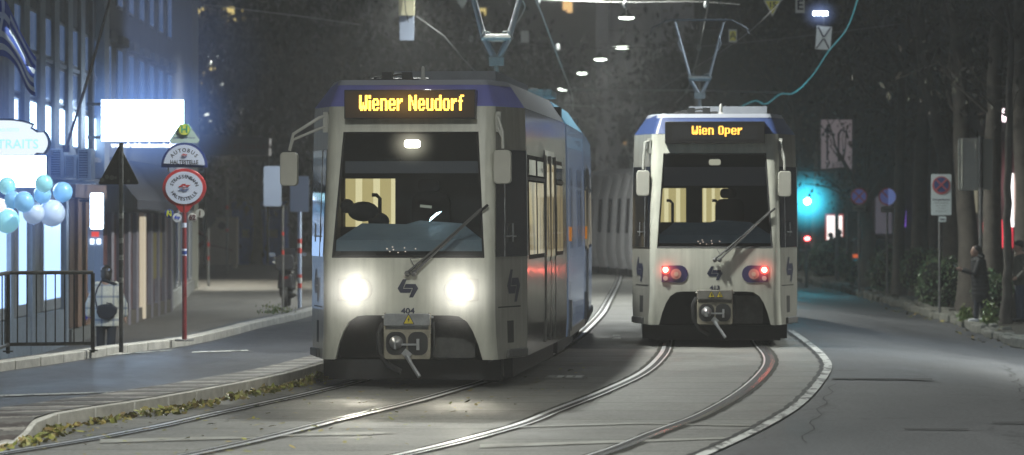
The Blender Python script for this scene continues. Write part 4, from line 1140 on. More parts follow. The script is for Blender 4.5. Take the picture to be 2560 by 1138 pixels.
t = at(243, 528, 128, 'vertical_lightbox', 'narrow upright glowing lightbox beside the warning sign pole', 'sign')
mb = MB(); mb.bbox((0, 0, 0), (.27, .12, .72), .03); c_ = mb.build('case', greym, t)
mb = MB(); mb.bbox((0, -.065, 0), (.25, .012, .70), .03); mb.build('light_panel', bluewhite, c_, flat=True)
mb = MB(); mb.tube([(-.13, 0, .2), (-.35, 0.02, .2)], .02); mb.build('bracket', darkg, t)
t = at(238, 586, 128, 'shop_lamp_bar', 'small red lit strip above two white wall lights', 'lamp')
mb = MB(); mb.box((0, 0, 0), (.14, .05, .10)); mb.build('red_strip', emat('red_shop_light', (1, .08, .06), .8), t)
mb = MB(); mb.box((-.06, 0, -.14), (.07, .05, .1)); mb.box((.07, 0, -.14), (.07, .05, .1)); mb.build('white_light', emat('white_shop_light', (.8, .9, 1), 3), t)
mb = MB(); mb.box((-.06, 0.01, -.62), (.07, .04, .8)); mb.box((.07, .01, -.62), (.07, .04, .8)); mb.box((0, .04, -.5), (.3, .02, 1.3)); mb.build('lit_slat', mat('blue_lit_slat', (.2, .25, .35), .4, emis=(.4, .6, 1), es=.12), t)
# balloons
bm1 = mat('mint_balloon', (.28, .62, .72), .28, coat=.5, emis=(.32, .8, 1), es=.45); bm2 = mat('blue_balloon', (.24, .50, .82), .28, coat=.5, emis=(.2, .55, 1), es=.42); bm3 = mat('white_balloon', (.55, .66, .85), .28, coat=.5, emis=(.4, .6, 1), es=.36)  # balloon skins glow faintly, standing for light shining through them
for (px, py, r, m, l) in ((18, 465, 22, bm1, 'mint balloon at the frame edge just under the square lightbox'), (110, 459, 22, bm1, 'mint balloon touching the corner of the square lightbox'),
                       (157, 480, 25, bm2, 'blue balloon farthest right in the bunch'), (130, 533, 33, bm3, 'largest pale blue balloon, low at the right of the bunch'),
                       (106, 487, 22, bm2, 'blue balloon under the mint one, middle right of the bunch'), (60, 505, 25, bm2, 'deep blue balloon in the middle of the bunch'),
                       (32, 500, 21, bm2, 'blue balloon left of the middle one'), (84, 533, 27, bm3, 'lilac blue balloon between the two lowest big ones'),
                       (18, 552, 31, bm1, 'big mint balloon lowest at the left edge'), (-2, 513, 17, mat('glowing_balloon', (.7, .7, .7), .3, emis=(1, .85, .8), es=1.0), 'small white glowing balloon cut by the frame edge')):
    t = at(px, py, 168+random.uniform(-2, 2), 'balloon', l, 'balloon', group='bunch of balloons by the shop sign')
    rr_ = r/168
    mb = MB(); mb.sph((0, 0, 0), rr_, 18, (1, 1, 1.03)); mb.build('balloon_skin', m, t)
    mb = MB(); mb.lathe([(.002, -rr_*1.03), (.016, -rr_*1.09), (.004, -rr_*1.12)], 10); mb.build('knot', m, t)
# air conditioners
acm = mat('ac_case', (.45, .50, .56), .5, var=.1)
for (x0, x1, y0, y1, l) in ((131, 165, 372, 446, 'air conditioner on the wall nearest the oval sign'), (168, 196, 388, 446, 'middle and lowest-topped of three air conditioners'), (200, 233, 372, 450, 'air conditioner farthest right of the three, nearest the billboard')):
    s = 134; t = at((x0+x1)/2, (y0+y1)/2, s, 'air_conditioner', l, 'air conditioner', group='air conditioners under the cornice')
    w, h = (x1-x0)/s, (y1-y0)/s
    mb = MB(); mb.bbox((0, 0, 0), (w, .6, h), .02); mb.build('case', acm, t)
    mb = MB(); mb.box((-w*.1, -.305, 0), (w*.68, .01, h*.88)); mb.build('grille', darkg, t)
    mb = MB()
    for k in range(11): mb.box((-w*.1, -.312, -h*.4+k*h*.08), (w*.66, .01, .012))
    mb.build('louvre', acm, t)
    mb = MB(); mb.box((-.1, .1, -h/2-.05), (w+.3, .5, .05)); mb.build('bracket', acm, t)
# flag with its pole, and the long leaning pole
t = at(-8, 60, 185, 'flag', 'blue and white striped flag hanging at the top left corner', 'flag')
fl = MB(); fw = MB()
def fpt(u, v):   # cloth coordinates -> hanging cloth
    return Vector((-.35+.62*u+.1*v*0, .08*math.sin(u*9+v*3)+.05*math.sin(v*8), .28-.42*u-.55*v+.2*u*v+.1*math.sin(u*5)))
nu, nv = 24, 9
fb = MB(); fwv = MB()
for i in range(nu):
    for j in range(nv*2):
        u0, u1 = i/nu*1.0-.0, (i+1)/nu; v0, v1 = j/(nv*2), (j+1)/(nv*2)
        st = int(j//2) % 2
        um = (u0+u1)/2; vm = (v0+v1)/2
        wh = st == 1
        if um < .42 and vm < 5/9: wh = (abs(um-.21) < .045) or (abs(vm-2.5/9) < .055)
        q = [fpt(u0, v0), fpt(u1, v0), fpt(u1, v1), fpt(u0, v1)]
        q = [Vector((p.x*.0+(.26-.75*(p.z+.3)*.0)+p.x*.55-.1, p.y, p.z*.9-.05)) for p in q]
        (fwv if wh else fb).add(q, [(0, 1, 2, 3)])
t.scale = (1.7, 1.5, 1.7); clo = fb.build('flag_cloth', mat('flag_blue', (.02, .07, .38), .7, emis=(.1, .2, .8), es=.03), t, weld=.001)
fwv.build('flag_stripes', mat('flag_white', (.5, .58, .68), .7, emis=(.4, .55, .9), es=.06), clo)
mb = MB(); mb.tube([(-.4, .03, .1), (.12, .03, .5)], .02); mb.build('flag_pole', darkg, t)
t = thing('flag_pole', 'long thin dark pole slanting across the blue windows', 'pole', V(165, 372, 150))
mb = MB(); mb.tube([(0, 0, 0), V(225, 180, 150)-V(165, 372, 150), V(278, -12, 150)-V(165, 372, 150)], [.022, .026, .022], 8); mb.build('pole_shaft', mat('bronze_pole', (.10, .085, .07), .45, metal=.3, var=.3), t)
mb = MB(); mb.box((0, .05, 0), (.1, .12, .12)); mb.build('socket', darkg, t)

# ---------------------------------------------------------------- middle background
def post(px, py, s, h, r, name, label, cat, m, bands=(), group=None):
    t = at(px, py, s, name, label, cat, group=group)
    mb = MB(); mb.tube([(0, 0, 0), (0, 0, h)], r, 12); mb.build('pole', m, t)
    for (z, hh, mm) in bands:
        mb = MB(); mb.tube([(0, 0, z), (0, 0, z+hh)], r+.004, 12); mb.build('pole_band', mm, t)
    return t
redb = mat('red_band', (.55, .05, .04), .5); whb = mat('white_band', (.6, .62, .62), .5)
paleblue = mat('pale_blue_post', (.42, .50, .66), .45)
t = post(749, 790, 112, 3.05, .045, 'signpost', 'pale post with red and white bands and a white panel', 'signpost', paleblue, [(.62, .11, redb), (.73, .12, whb), (.85, .08, redb), (1.40, .12, redb), (1.52, .1, whb), (1.62, .1, redb)])
mb = MB(); mb.bbox((0, -.05, 2.72), (.42, .02, .80), .02); mb.build('sign_panel', mat('pale_blue_panel', (.55, .64, .80), .45), t)
t = post(707, 790, 106, 2.6, .03, 'signpost', 'thin dark post with a rounded pale blue sign back', 'signpost', polem, [(1.45, .1, redb), (1.9, .08, redb)])
mb = MB(); mb.bbox((-.24, -.04, 3.06), (.42, .02, .95), .05); mb.build('sign_panel', mat('pale_blue_back', (.40, .48, .64), .5), t)
for (px, py, s, h, l) in ((568, 690, 68, 3.6, 'tall thin post with red bands right of the beige box'), (521, 715, 76, 1.9, 'short post with red bands in front of the beige box')):
    post(px, py, s, h, .04, 'banded_post', l, 'post', mat('beige_post', (.26, .26, .25), .5), [(h*.45, .12, redb), (h*.68, .14, redb)], group='banded posts on the far pavement')
beige = mat('beige_panel', (.42, .39, .34), .6, var=.12, vs=2)
t = at(548, 676, 62, 'display_board', 'beige freestanding box board on short legs with a round mark', 'board', R(-4))
mb = MB(); mb.prism([(-.75, .25), (.75, .25), (.75, 2.15), (-.1, 2.15), (-.1, 2.0), (-.45, 1.55), (-.75, 1.5)], .5); mb.build('panel', beige, t)
mb = MB()
for x in (-.65, .65): mb.box((x, 0, .1), (.12, .4, .3))
mb.build('leg', beige, t)
mb = MB(); mb.disc((.15, -.26, 1.8), .16, .012, 20); mb.build('round_mark', mat('faint_mark', (.12, .1, .1), .6), t)
mb = MB(); mb.tube([(-.9, -.3, 1.1), (.1, -.3, .95), (.6, -.3, .8)], .02); mb.tube([(-.9, -.3, 1.6), (-.4, -.3, 1.3), (-.9, -.3, .9)], .09); mb.build('red_hose', mat('dull_red', (.16, .05, .05), .7), t)
t = at(640, 668, 58, 'container', 'dark blue site container with two pale panels behind the stop', 'container')
navy = mat('container_blue', (.05, .12, .42), .5, var=.2)
mb = MB(); mb.box((.1, 1.2, 1.25), (2.3, 2.2, 2.45)); c_ = mb.build('box', navy, t, bevel=.03)
mb = MB()
for x in (-.85, -.35, .15, .65, 1.1): mb.box((x, .08, 1.25), (.05, .06, 2.35))
mb.build('rib', navy, t)
mb = MB(); mb.box((-.45, .02, 1.45), (.3, .04, .32)); mb.build('pale_panel', mat('pale_panel', (.35, .35, .3), .6), t)
mb = MB(); mb.box((.75, .02, 1.45), (.34, .04, .32)); mb.build('pale_panel', mat('pale_panel', (.35, .35, .3), .6), t)
mb = MB(); mb.box((.1, 1.2, 2.65), (2.35, 2.3, .35)); mb.build('lid', mat('container_lid', (.05, .10, .25), .5), t)
# beige canopy
t = at(585, 388, 88, 'canopy', 'pale shop canopy band with faint reddish lettering in the far left', 'canopy')
mb = MB(); mb.add([(-1.0, .4, .62), (.98, .4, .50), (.98, 0, .0), (-1.05, 0, .02)], [(0, 1, 2, 3)]); mb.box((0, 1.0, .25), (1.9, 1.2, .5)); cn = mb.build('cover', mat('canopy_cloth', (.085, .078, .08), .8, var=.1), t)
cl = text('lettering', 'Rothaus', .34, mat('faint_red', (.09, .045, .045), .7), cn, (.2, -.01, .28), rot=(math.pi/2-.8, 0, 0), sx=1.6)
cl.rotation_euler = (R(50), 0, 0); cl.location = (.2, .17, .27)
mb = MB()
for x in (-.9, .9): mb.tube([(x, .8, .02), (x, .8, -3.1)], .04)
mb.build('support', darkg, t)
# motor scooter, seen from behind
t = at(716, 768, 104, 'motor_scooter', 'dark motor scooter parked beside the banded post', 'scooter')
sc_ = mat('scooter_paint', (.03, .03, .034), .3, coat=.5)
mb = MB()
mb.prism([(-.19, .45), (.19, .45), (.16, .80), (-.16, .80)], .9); mb.bbox((0, .45, .55), (.40, .12, .7), .12, 4); mb.box((0, .1, .33), (.3, .7, .08)); bd = mb.build('body', sc_, t, bevel=.05)
for y in (-.5, .62):
    mb = MB(); mb.lathe([(.13, -.05), (.22, -.06), (.245, -.03), (.245, .03), (.22, .06), (.13, .05)], 22, T3(0, y, .245) @ Matrix.Rotation(math.pi/2, 4, 'Y')); w = mb.build('wheel', black, t)
    mb = MB(); mb.disc((0, y, .245), .12, .08, 16, 'x'); mb.build('rim', greym, w)
mb = MB(); mb.bbox((0, -.15, .84), (.30, .8, .10), .045); mb.build('seat', black, t)
mb = MB(); mb.bbox((0, -.55, 1.08), (.44, .40, .36), .08); mb.build('top_box', sc_, t, bevel=.02)
mb = MB(); mb.tube([(-.36, .45, 1.08), (-.2, .5, 1.04), (.2, .5, 1.04), (.36, .45, 1.08)], .018); mb.tube([(0, .5, .8), (0, .5, 1.04)], .03); mb.tube([(.25, .5, 1.05), (.34, .5, 1.22)], .008); mb.tube([(-.25, .5, 1.05), (-.34, .5, 1.22)], .008); hb = mb.build('handlebar', greym, t)
mb = MB(); mb.bbox((.38, .5, 1.26), (.14, .03, .09), .03); mb.bbox((-.38, .5, 1.26), (.14, .03, .09), .03); mb.build('mirror', chrome, hb)
mb = MB(); mb.box((0, .62, 1.25), (.36, .01, .35), rot=(.3, 0, 0)); mb.build('windshield', mat('smoked_screen', (.04, .04, .05), .1, coat=1), t)
mb = MB(); mb.bbox((0, -.62, .72), (.16, .04, .06), .02); mb.build('tail_light', mat('dark_red_lens', (.2, .01, .01), .2, coat=1), t)
mb = MB(); mb.tube([(.2, -.1, .3), (.24, -.5, .38)], .05); mb.build('exhaust', greym, t)

# ---------------------------------------------------------------- right hand signs
def signpost(px, py, s, h, name, label, cat='road sign', r=.028, group=None):
    t = at(px, py, s, name, label, cat, group=group)
    mb = MB(); mb.tube([(0, 0, -.05), (0, 0, h)], r, 10); mb.build('pole', polem, t); return t
signblue = mat('no_parking_blue', (.07, .11, .42), .4, coat=.2, emis=(.3, .33, .95), es=.11)  # sign faces glow faintly to stand for the light they throw back
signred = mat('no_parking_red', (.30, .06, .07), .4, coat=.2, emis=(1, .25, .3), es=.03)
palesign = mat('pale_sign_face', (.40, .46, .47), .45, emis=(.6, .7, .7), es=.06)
t = signpost(2349, 786, 108, 2.2, 'no_parking_sign', 'rectangular no-stopping sign with text lines on a thin pole')
mb = MB(); mb.bbox((.03, -.05, 2.77), (.47, .02, .95), .03); b0 = mb.build('sign_panel', palesign, t)
mb = MB(); mb.disc((.03, -.065, 2.985), .21, .012, 28); mb.build('roundel_rim', signred, b0)
mb = MB(); mb.disc((.03, -.072, 3.00), .17, .012, 28); mb.build('roundel', mat('dull_blue', (.035, .055, .17), .5), b0)
mb = MB(); mb.box((.03, -.082, 3.0), (.34, .006, .035), rot=(0, R(45), 0)); mb.box((.03, -.086, 3.0), (.34, .006, .035), rot=(0, -R(45), 0)); mb.build('cross_bar', signred, b0)
text('lettering', 'Kurzparkzone', .07, ink, b0, (.03, -.0610, 2.655), ext=.0002, bold=.002)
for k, s_ in enumerate(('Gebührenpflichtig', 'Mo-Fr werkt.', 'v. 9 - 22 h', 'Parkdauer 2 h')): text('lettering', s_, .046, mat('grey_ink', (.12, .13, .13), .6), b0, (.03, -.0610, 2.58-.065*k), ext=.0002)
mb = MB(); mb.bbox((.06, -.05, 2.20), (.17, .02, .13), .02); b1 = mb.build('small_plate', palesign, t); mb = MB(); mb.box((.06, -.064, 2.20), (.10, .004, .025)); mb.build('arrow', ink, b1)
for (px, py, s, l, split) in ((2147, 738, 84, 'round no-stopping sign in front of the forked tree', False), (2218, 755, 88, 'round no-parking sign, its right half shining blue', True)):
    zc = (py-491)/s if not split else (py-492)/s
    t = signpost(px, py, s, zc+.1, 'no_stopping_sign', l, group='round parking signs on the verge')
    mb = MB(); mb.disc((0, -.04, zc), .25, .012, 28); b0 = mb.build('roundel_rim', signred, t)
    mb = MB(); mb.disc((0, -.05, zc), .205, .012, 28); mb.build('roundel', signblue, b0)
    mb = MB(); mb.box((0, -.06, zc), (.42, .006, .045), rot=(0, R(45), 0)); mb.build('cross_bar', signred, b0)
    if split:
        mb = MB(); mb.prism([(.02, -.24), (.14, -.2), (.22, -.1), (.24, 0), (.22, .1), (.14, .2), (.02, .24)], .004, T3(0, -.066, zc)); mb.build('bright_half', mat('bright_blue_half', (.25, .35, .8), .3, emis=(.3, .42, 1), es=.22), b0)  # right half drawn brighter, with a faint glow of its own
    else:
        mb = MB(); mb.box((0, -.063, zc), (.42, .006, .045), rot=(0, -R(45), 0)); mb.build('cross_bar', signred, b0)
    mb = MB(); mb.bbox((0, -.045, zc-.36), (.36, .012, .17), .02); b1 = mb.build('small_plate', mat('dull_plate', (.34, .33, .28), .5), t)
    text('lettering', 'Anfang', .09, ink, b1, (0, -.055, zc-.36))
# big sign seen from behind
t = signpost(2452, 794, 112, 3.95, 'sign_back', 'large rounded pale metal sign seen from behind on its pole', r=.045)
backm = mat('aluminium_back', (.66, .65, .58), .5, metal=.1, var=.08)
mb = MB(); mb.bbox((-.24, .10, 3.42), (.50, .03, 1.17), .06, 4); mb.build('sign_panel', backm, t)
mb = MB(); mb.bbox((.15, .16, 3.42), (.27, .03, 1.14), .05, 4); mb.build('sign_panel', mat('dull_aluminium', (.42, .42, .38), .5, metal=.1), t)
mb = MB(); mb.tube([(0, 0, 2.9), (0, 0, 4.05)], .055, 12); mb.build('bracket', darkg, t)
mb = MB(); mb.box((-.40, .075, 3.42), (.025, .02, 1.1)); mb.box((-.09, .075, 3.42), (.025, .02, 1.1)); mb.build('stiffener', backm, t)
# lane direction board
t = signpost(2092, 725, 70, 6.2, 'lane_board', 'pinkish white lane board with two upright arrows and distance', r=.07)
mb = MB(); mb.box((-.02, -.1, 5.2), (1.1, .04, 1.75)); b0 = mb.build('sign_panel', mat('pinkish_board', (.34, .29, .30), .5, emis=(.8, .65, .7), es=.13), t, bevel=.01)  # board glows slightly on its own so that it looks lit
mb = MB(); mb.box((-.35, -.13, 5.15), (.07, .01, 1.05)); mb.prism([(-.14, 0), (.14, 0), (0, .28)], .01, T3(-.35, -.13, 5.62)); mb.box((.05, -.13, 5.10), (.07, .01, .95)); mb.tube([(.05, -.13, 5.55), (.15, -.13, 5.72), (.3, -.13, 5.66), (.4, -.13, 5.4)], .04); mb.build('arrow', ink, b0)
text('lettering', '50m', .22, mat('grey_ink', (.12, .13, .13), .6), b0, (0, -.125, 4.48))
# pale sign behind
t = signpost(2118, 715, 68, 3.2, 'direction_sign', 'dull grey green direction sign with a black arrow', r=.05)
mb = MB(); mb.bbox((-.15, -.1, 3.0), (1.0, .03, .55), .15, 4); b0 = mb.build('sign_panel', mat('dull_sign', (.14, .16, .14), .5), t)
mb = MB(); mb.bbox((.05, -.1, 3.6), (.75, .03, .6), .03); mb.build('sign_panel', mat('dull_sign', (.14, .16, .14), .5), t)
mb = MB(); mb.tube([(-.4, -.14, 3.1), (.1, -.14, 3.55)], .05); mb.build('arrow', ink, b0)
# traffic light
t = signpost(2016, 715, 74, 3.3, 'traffic_light', 'traffic light shining bright cyan green beside the right tram', 'traffic light', r=.06)
mb = MB(); mb.bbox((.02, 0, 3.05), (.30, .24, .92), .06, 4); mb.build('housing', black, t)
mb = MB(); mb.disc((.02, -.13, 2.86), .115, .03, 24); mb.build('green_lens', emat('green_signal', (.08, .85, 1.0), 130), t)
mb = MB(); mb.disc((.02, -.13, 3.12), .10, .03, 24); mb.disc((.02, -.13, 3.36), .10, .03, 24); mb.build('dark_lens', mat('dark_lens', (.03, .01, .01), .2, coat=1), t)
mb = MB(); mb.bbox((.02, 0, 1.62), (.30, .2, .34), .04); mb.build('lower_housing', black, t)
mb = MB(); mb.disc((.02, -.12, 1.60), .07, .03, 20, sx=1.4); mb.build('red_lens', emat('red_signal', (1, .12, .12), 14), t)
# advertising light box, on the verge
t = at(2086, 690, 62, 'advertising_lightbox', 'glowing white advertising lightbox with red edge behind the hedge', 'sign')
mb = MB(); mb.box((0, .05, 1.7), (.72, .2, 1.6)); mb.box((0, .05, .45), (.2, .15, .9)); mb.build('case', mat('red_case', (.4, .05, .05), .4, emis=(1, .1, .1), es=.25), t)
mb = MB(); mb.box((0, -.06, 1.78), (.62, .012, 1.30)); mb.build('light_panel', emat('warm_white_panel', (1, .90, .86), 1.6), t, flat=True)

# ---------------------------------------------------------------- parked cars on the far side of the verge
def car(loc, rz, label, col):
    t = thing('parked_car', label, 'car', loc, rz, 'dark cars parked behind the hedge')
    prof = [(-2.05, .35), (-2.1, .62), (-2.02, .9), (-1.75, 1.0), (-1.35, 1.38), (-.9, 1.46), (.3, 1.44), (1.0, 1.0), (1.9, .88), (2.1, .65), (2.08, .32)]
    xs = (-.86, -.80, .80, .86); mb = MB(); n = len(prof); vs = []
    for i, x in enumerate((-.88, -.78, .78, .88)):
        for (y, z) in prof:
            k = 1 if z < .95 else .86
            vs.append((x*k, y*(1 if 0 < i < 3 else .985), z if 0 < i < 3 else z-.03*(z > .6)))
    mb.add(vs, [(j*n+i, j*n+(i+1) % n, (j+1)*n+(i+1) % n, (j+1)*n+i) for j in range(3) for i in range(n)]+[tuple(range(n)), tuple(range(4*n-1, 3*n-1, -1))])
    mb.build('body', mat(col, (.02, .022, .026), .18, coat=1.0, metal=.3), t, bevel=.03)
    mb = MB(); mb.add([(-.62, -1.73, 1.05), (.62, -1.73, 1.05), (.56, -1.40, 1.36), (-.56, -1.40, 1.36)], [(0, 1, 2, 3)]); mb.build('rear_window', darkwin, t)
    for sx in (-1, 1):
        mb = MB(); mb.add([(sx*.78, -1.3, 1.02), (sx*.78, .8, 1.02), (sx*.775, .25, 1.38), (sx*.775, -.95, 1.40)], [(0, 1, 2, 3)]); mb.build('side_window', darkwin, t)
        mb = MB(); mb.bbox((sx*.70, -2.06, .84), (.22, .06, .13), .03); mb.build('tail_light', mat('car_tail_lens', (.4, .03, .02), .2, coat=1, emis=(1, .18, .05), es=.6), t)
        for y in (-1.3, 1.3):
            mb = MB(); mb.lathe([(.2, -.09), (.29, -.10), (.32, -.06), (.32, .06), (.29, .10), (.2, .09)], 22, T3(sx*.78, y, .32) @ Matrix.Rotation(math.pi/2, 4, 'Y')); w = mb.build('wheel', black, t)
            mb = MB(); mb.disc((sx*.82, y, .32), .19, .1, 18, 'x'); mb.build('rim', greym, w)
    mb = MB(); mb.box((0, -2.10, .72), (.52, .02, .12)); mb.build('number_plate', mat('pale_plate', (.5, .5, .48), .5), t)
    mb = MB(); mb.bbox((0, -2.09, .45), (1.6, .1, .2), .05); mb.build('bumper', mat('car_bumper', (.05, .05, .055), .3, coat=.6), t, bevel=.02)
    return t
v = V(2182, 705, 70); c1_ = car((v.x, v.y, -.30), R(-3), 'dark parked car showing its orange tail light beside the sign pole', 'car_black')
v = V(2400, 700, 70); c2_ = car((v.x, v.y, -.30), R(4), 'dark parked car mostly hidden behind the bushes further right', 'car_black')
# ---------------------------------------------------------------- people
def solid(name, mb, m, parent, vox=.014, sm=3):
    me = bpy.data.meshes.new('tmpm'); me.from_pydata(mb.v, [], mb.f)
    bm = bmesh.new(); bm.from_mesh(me); bmesh.ops.recalc_face_normals(bm, faces=bm.faces); bm.to_mesh(me); bm.free()
    o = bpy.data.objects.new('tmpo', me); COL.objects.link(o)
    r = o.modifiers.new('r', 'REMESH'); r.mode = 'VOXEL'; r.voxel_size = vox
    s_ = o.modifiers.new('s', 'SMOOTH'); s_.iterations = sm; s_.factor = .6
    dg = bpy.context.evaluated_depsgraph_get(); dg.update()
    n = bpy.data.meshes.new_from_object(o.evaluated_get(dg)); n.name = name
    bpy.data.objects.remove(o)
    n.materials.clear(); n.materials.append(m)
    n.polygons.foreach_set('use_smooth', [True]*len(n.polygons))
    q = bpy.data.objects.new(name, n); COL.objects.link(q); q.parent = parent
    return q
def rings(mb, rs, n=20):
    """loft of ellipses (cx, cy, z, rx, ry)"""
    vs = []
    for (cx, cy, z, rx, ry) in rs:
        for k in range(n):
            a = 2*math.pi*k/n; vs.append((cx+rx*math.cos(a), cy+ry*math.sin(a), z))
    m_ = len(rs)
    mb.add(vs, [(j*n+i, j*n+(i+1) % n, (j+1)*n+(i+1) % n, (j+1)*n+i) for j in range(m_-1) for i in range(n)]+[tuple(range(n-1, -1, -1)), tuple((m_-1)*n+k for k in range(n))])
def limb(mb, pts, rs):
    mb.tube(pts, rs, 12)
    for p, r in zip(pts, rs): mb.sph(p, r, 10)
def hand(mb, w, d, side):
    """palm plus five curled fingers; w wrist, d direction"""
    w = Vector(w); d = Vector(d).normalized(); a = d.cross(Vector((0, 0, 1)))
    a = a.normalized() if a.length > .1 else Vector((1, 0, 0)); b_ = d.cross(a)
    mb.tube([w, w+d*.04, w+d*.085], [.024, .032, .030], 8)
    for i, (o, l) in enumerate(((-.027, .055), (-.009, .066), (.009, .062), (.026, .05))):
        p = w+d*.08+b_*o; mb.tube([p, p+d*l*.55+a*.01*side, p+d*l*.8+a*.03*side], [.0095, .009, .008], 6)
    p = w+d*.03-b_*.028; mb.tube([p, p+d*.03-b_*.02, p+d*.055-b_*.018+a*.015*side], [.011, .010, .008], 6)
skin = mat('skin', (.36, .22, .16), .5)
def head(mb, c, fdir, r=.098):
    """head looking along fdir (unit, horizontal)"""
    c = Vector(c); f = Vector(fdir).normalized(); s_ = Vector((f.y, -f.x, 0)); M = Matrix.Translation(c) @ Matrix(((s_.x, f.x, 0, 0), (s_.y, f.y, 0, 0), (0, 0, 1, 0), (0, 0, 0, 1)))
    mb.sph((0, 0, .02), r, 16, (.82, .98, 1.08), M); mb.sph((0, .035, -.055), r*.62, 12, (.9, .95, 1), M)
    mb.sph((0, .10, -.01), .016, 8, (.8, 1.2, 1.4), M)
    for sx in (-1, 1):
        mb.sph((sx*.082, -.005, -.005), .022, 8, (.4, .8, 1.2), M); mb.sph((sx*.032, .083, .018), .011, 8, (1, .6, .8), M)
    mb.sph((0, .088, -.055), .018, 8, (1.2, .5, .4), M)
    return M
# woman walking away, white checked jacket
W0 = V(266, YH+150*(HC+.60), 150)
t = thing('person', 'woman seen from behind in white checked jacket with dark crossbody bag', 'person', (W0.x, W0.y, -.60))
mb = MB()
limb(mb, [(0, 0, .90), (0, .01, 1.15), (0, .02, 1.33)], [.13, .12, .12]); limb(mb, [(0, .02, 1.36), (0, .04, 1.47)], [.05, .05])
head(mb, (0, .045, 1.53), (0, 1, 0))
for sx in (-1, 1):
    el = (sx*.26, -.02, 1.08); wr = (sx*.305, .04, .84)
    limb(mb, [(sx*.16, .02, 1.34), el, wr], [.055, .042, .03]); hand(mb, wr, (0.02*sx, .05, -1), sx)
limb(mb, [(-.09, 0, .86), (-.10, .04, .48), (-.10, .10, .09)], [.085, .06, .04]); limb(mb, [(.09, 0, .86), (.085, -.02, .48), (.08, -.12, .10)], [.085, .06, .04])
solid('body', mb, skin, t, .011)
mb = MB(); rings(mb, [(0, 0, .66, .235, .16), (0, 0, .70, .24, .165), (0, 0, .85, .222, .155), (0, 0, 1.0, .212, .15), (0, 0, 1.2, .208, .145), (0, .01, 1.32, .195, .125), (0, .02, 1.39, .13, .09), (0, .03, 1.43, .075, .07)], 24)
for sx in (-1, 1):
    limb(mb, [(sx*.155, .01, 1.32), (sx*.245, -.02, 1.10), (sx*.285, .0, 1.02), (sx*.30, .035, .86)], [.088, .075, .07, .055])
jk = solid('jacket', mb, MATS.get('x') or (lambda: None)() or mat('placeholder', (1, 1, 1)), t, .013, 4)
# checked cloth
m, N, L, b = nodes_of('checked_wool'); tc = N.new('ShaderNodeTexCoord'); sx_ = N.new('ShaderNodeSeparateXYZ'); L.new(tc.outputs['Object'], sx_.inputs[0])
def band(sock, freq, off, w):
    a = N.new('ShaderNodeMath'); a.operation = 'MULTIPLY_ADD'; a.inputs[1].default_value = freq; a.inputs[2].default_value = off; L.new(sock, a.inputs[0])
    f = N.new('ShaderNodeMath'); f.operation = 'FRACT'; L.new(a.outputs[0], f.inputs[0]); return ramp(N, L, f.outputs[0], [(w, (.55, .60, .74)), (w+.06, (1, 1, 1))])
c = mixc(N, L, band(sx_.outputs['Z'], 5.2, .1, .16), band(sx_.outputs['X'], 5.2, .4, .13), 1.0)
c = mixc(N, L, c, (.62, .62, .55), 1.0); n1 = noise(N, L, tc, 40, 3, .6); c = mixc(N, L, c, ramp(N, L, n1, [(.3, (.85, .85, .85)), (.7, (1.1, 1.1, 1.1))]), 1.0)
L.new(c, b.inputs['Base Color']); b.inputs['Roughness'].default_value = .9
jk.data.materials.clear(); jk.data.materials.append(m)
blk = mat('dark_trousers', (.02, .024, .034), .85)
mb = MB(); rings(mb, [(0, 0, .98, .16, .12), (0, 0, .84, .175, .125), (0, 0, .76, .165, .12)])
limb(mb, [(-.09, 0, .82), (-.10, .04, .48), (-.10, .10, .10)], [.095, .075, .062]); limb(mb, [(.09, 0, .82), (.085, -.02, .48), (.08, -.12, .11)], [.095, .075, .062])
solid('trousers', mb, blk, t, .013)
mb = MB(); limb(mb, [(-.10, .08, .05), (-.10, .24, .04)], [.05, .045]); limb(mb, [(.08, -.14, .06), (.08, .0, .04)], [.05, .045]); solid('shoes', mb, mat('shoe_black', (.02, .02, .02), .5), t)
mb = MB(); mb.sph((0, .02, 1.575), .108, 16, (.92, .98, 1.0)); mb.sph((0, -.02, 1.50), .095, 14, (1, .8, 1.1)); mb.sph((0.0, -.01, 1.43), .07, 12, (1.1, .8, .9)); solid('hair', mb, mat('dark_hair', (.022, .018, .016), .5), t)
mb = MB(); mb.tube([(-.085, -.05, 1.60), (-.07, -.07, 1.64), (-.03, -.07, 1.665)], .010); mb.tube([(.05, -.09, 1.58), (.06, -.09, 1.62)], .012); mb.build('hair_clip', mat('clip_white', (.5, .55, .7), .4), t)
mb = MB(); mb.prism([(-.16, .90), (-.15, 1.0), (-.06, 1.03), (.10, 1.03), (.19, .97), (.18, .88), (.10, .80), (-.02, .77), (-.12, .81)], .09, T3(.02, -.205, 0)); bag = solid('bag', mb, mat('bag_leather', (.015, .018, .03), .35, coat=.3), t, .012, 2)
mb = MB(); mb.tube([(-.13, -.20, .96), (-.17, -.19, 1.15), (-.13, -.14, 1.30), (-.07, -.05, 1.42)], .016); mb.tube([(.17, -.2, .98), (.1, -.19, 1.04), (.02, -.2, 1.05)], .012); mb.build('strap', mat('bag_leather', (.015, .018, .03), .35), bag)
mb = MB(); mb.tube([(-.31, .05, .84), (-.315, .06, .77)], [.045, .04]); mb.build('glove', mat('violet_glove', (.07, .05, .35), .6), t)
mb = MB(); mb.tube([(-.06, -.03, 1.43), (0, -.08, 1.42), (.10, -.07, 1.38), (.17, -.04, 1.35)], .028); mb.build('scarf', blk, t)

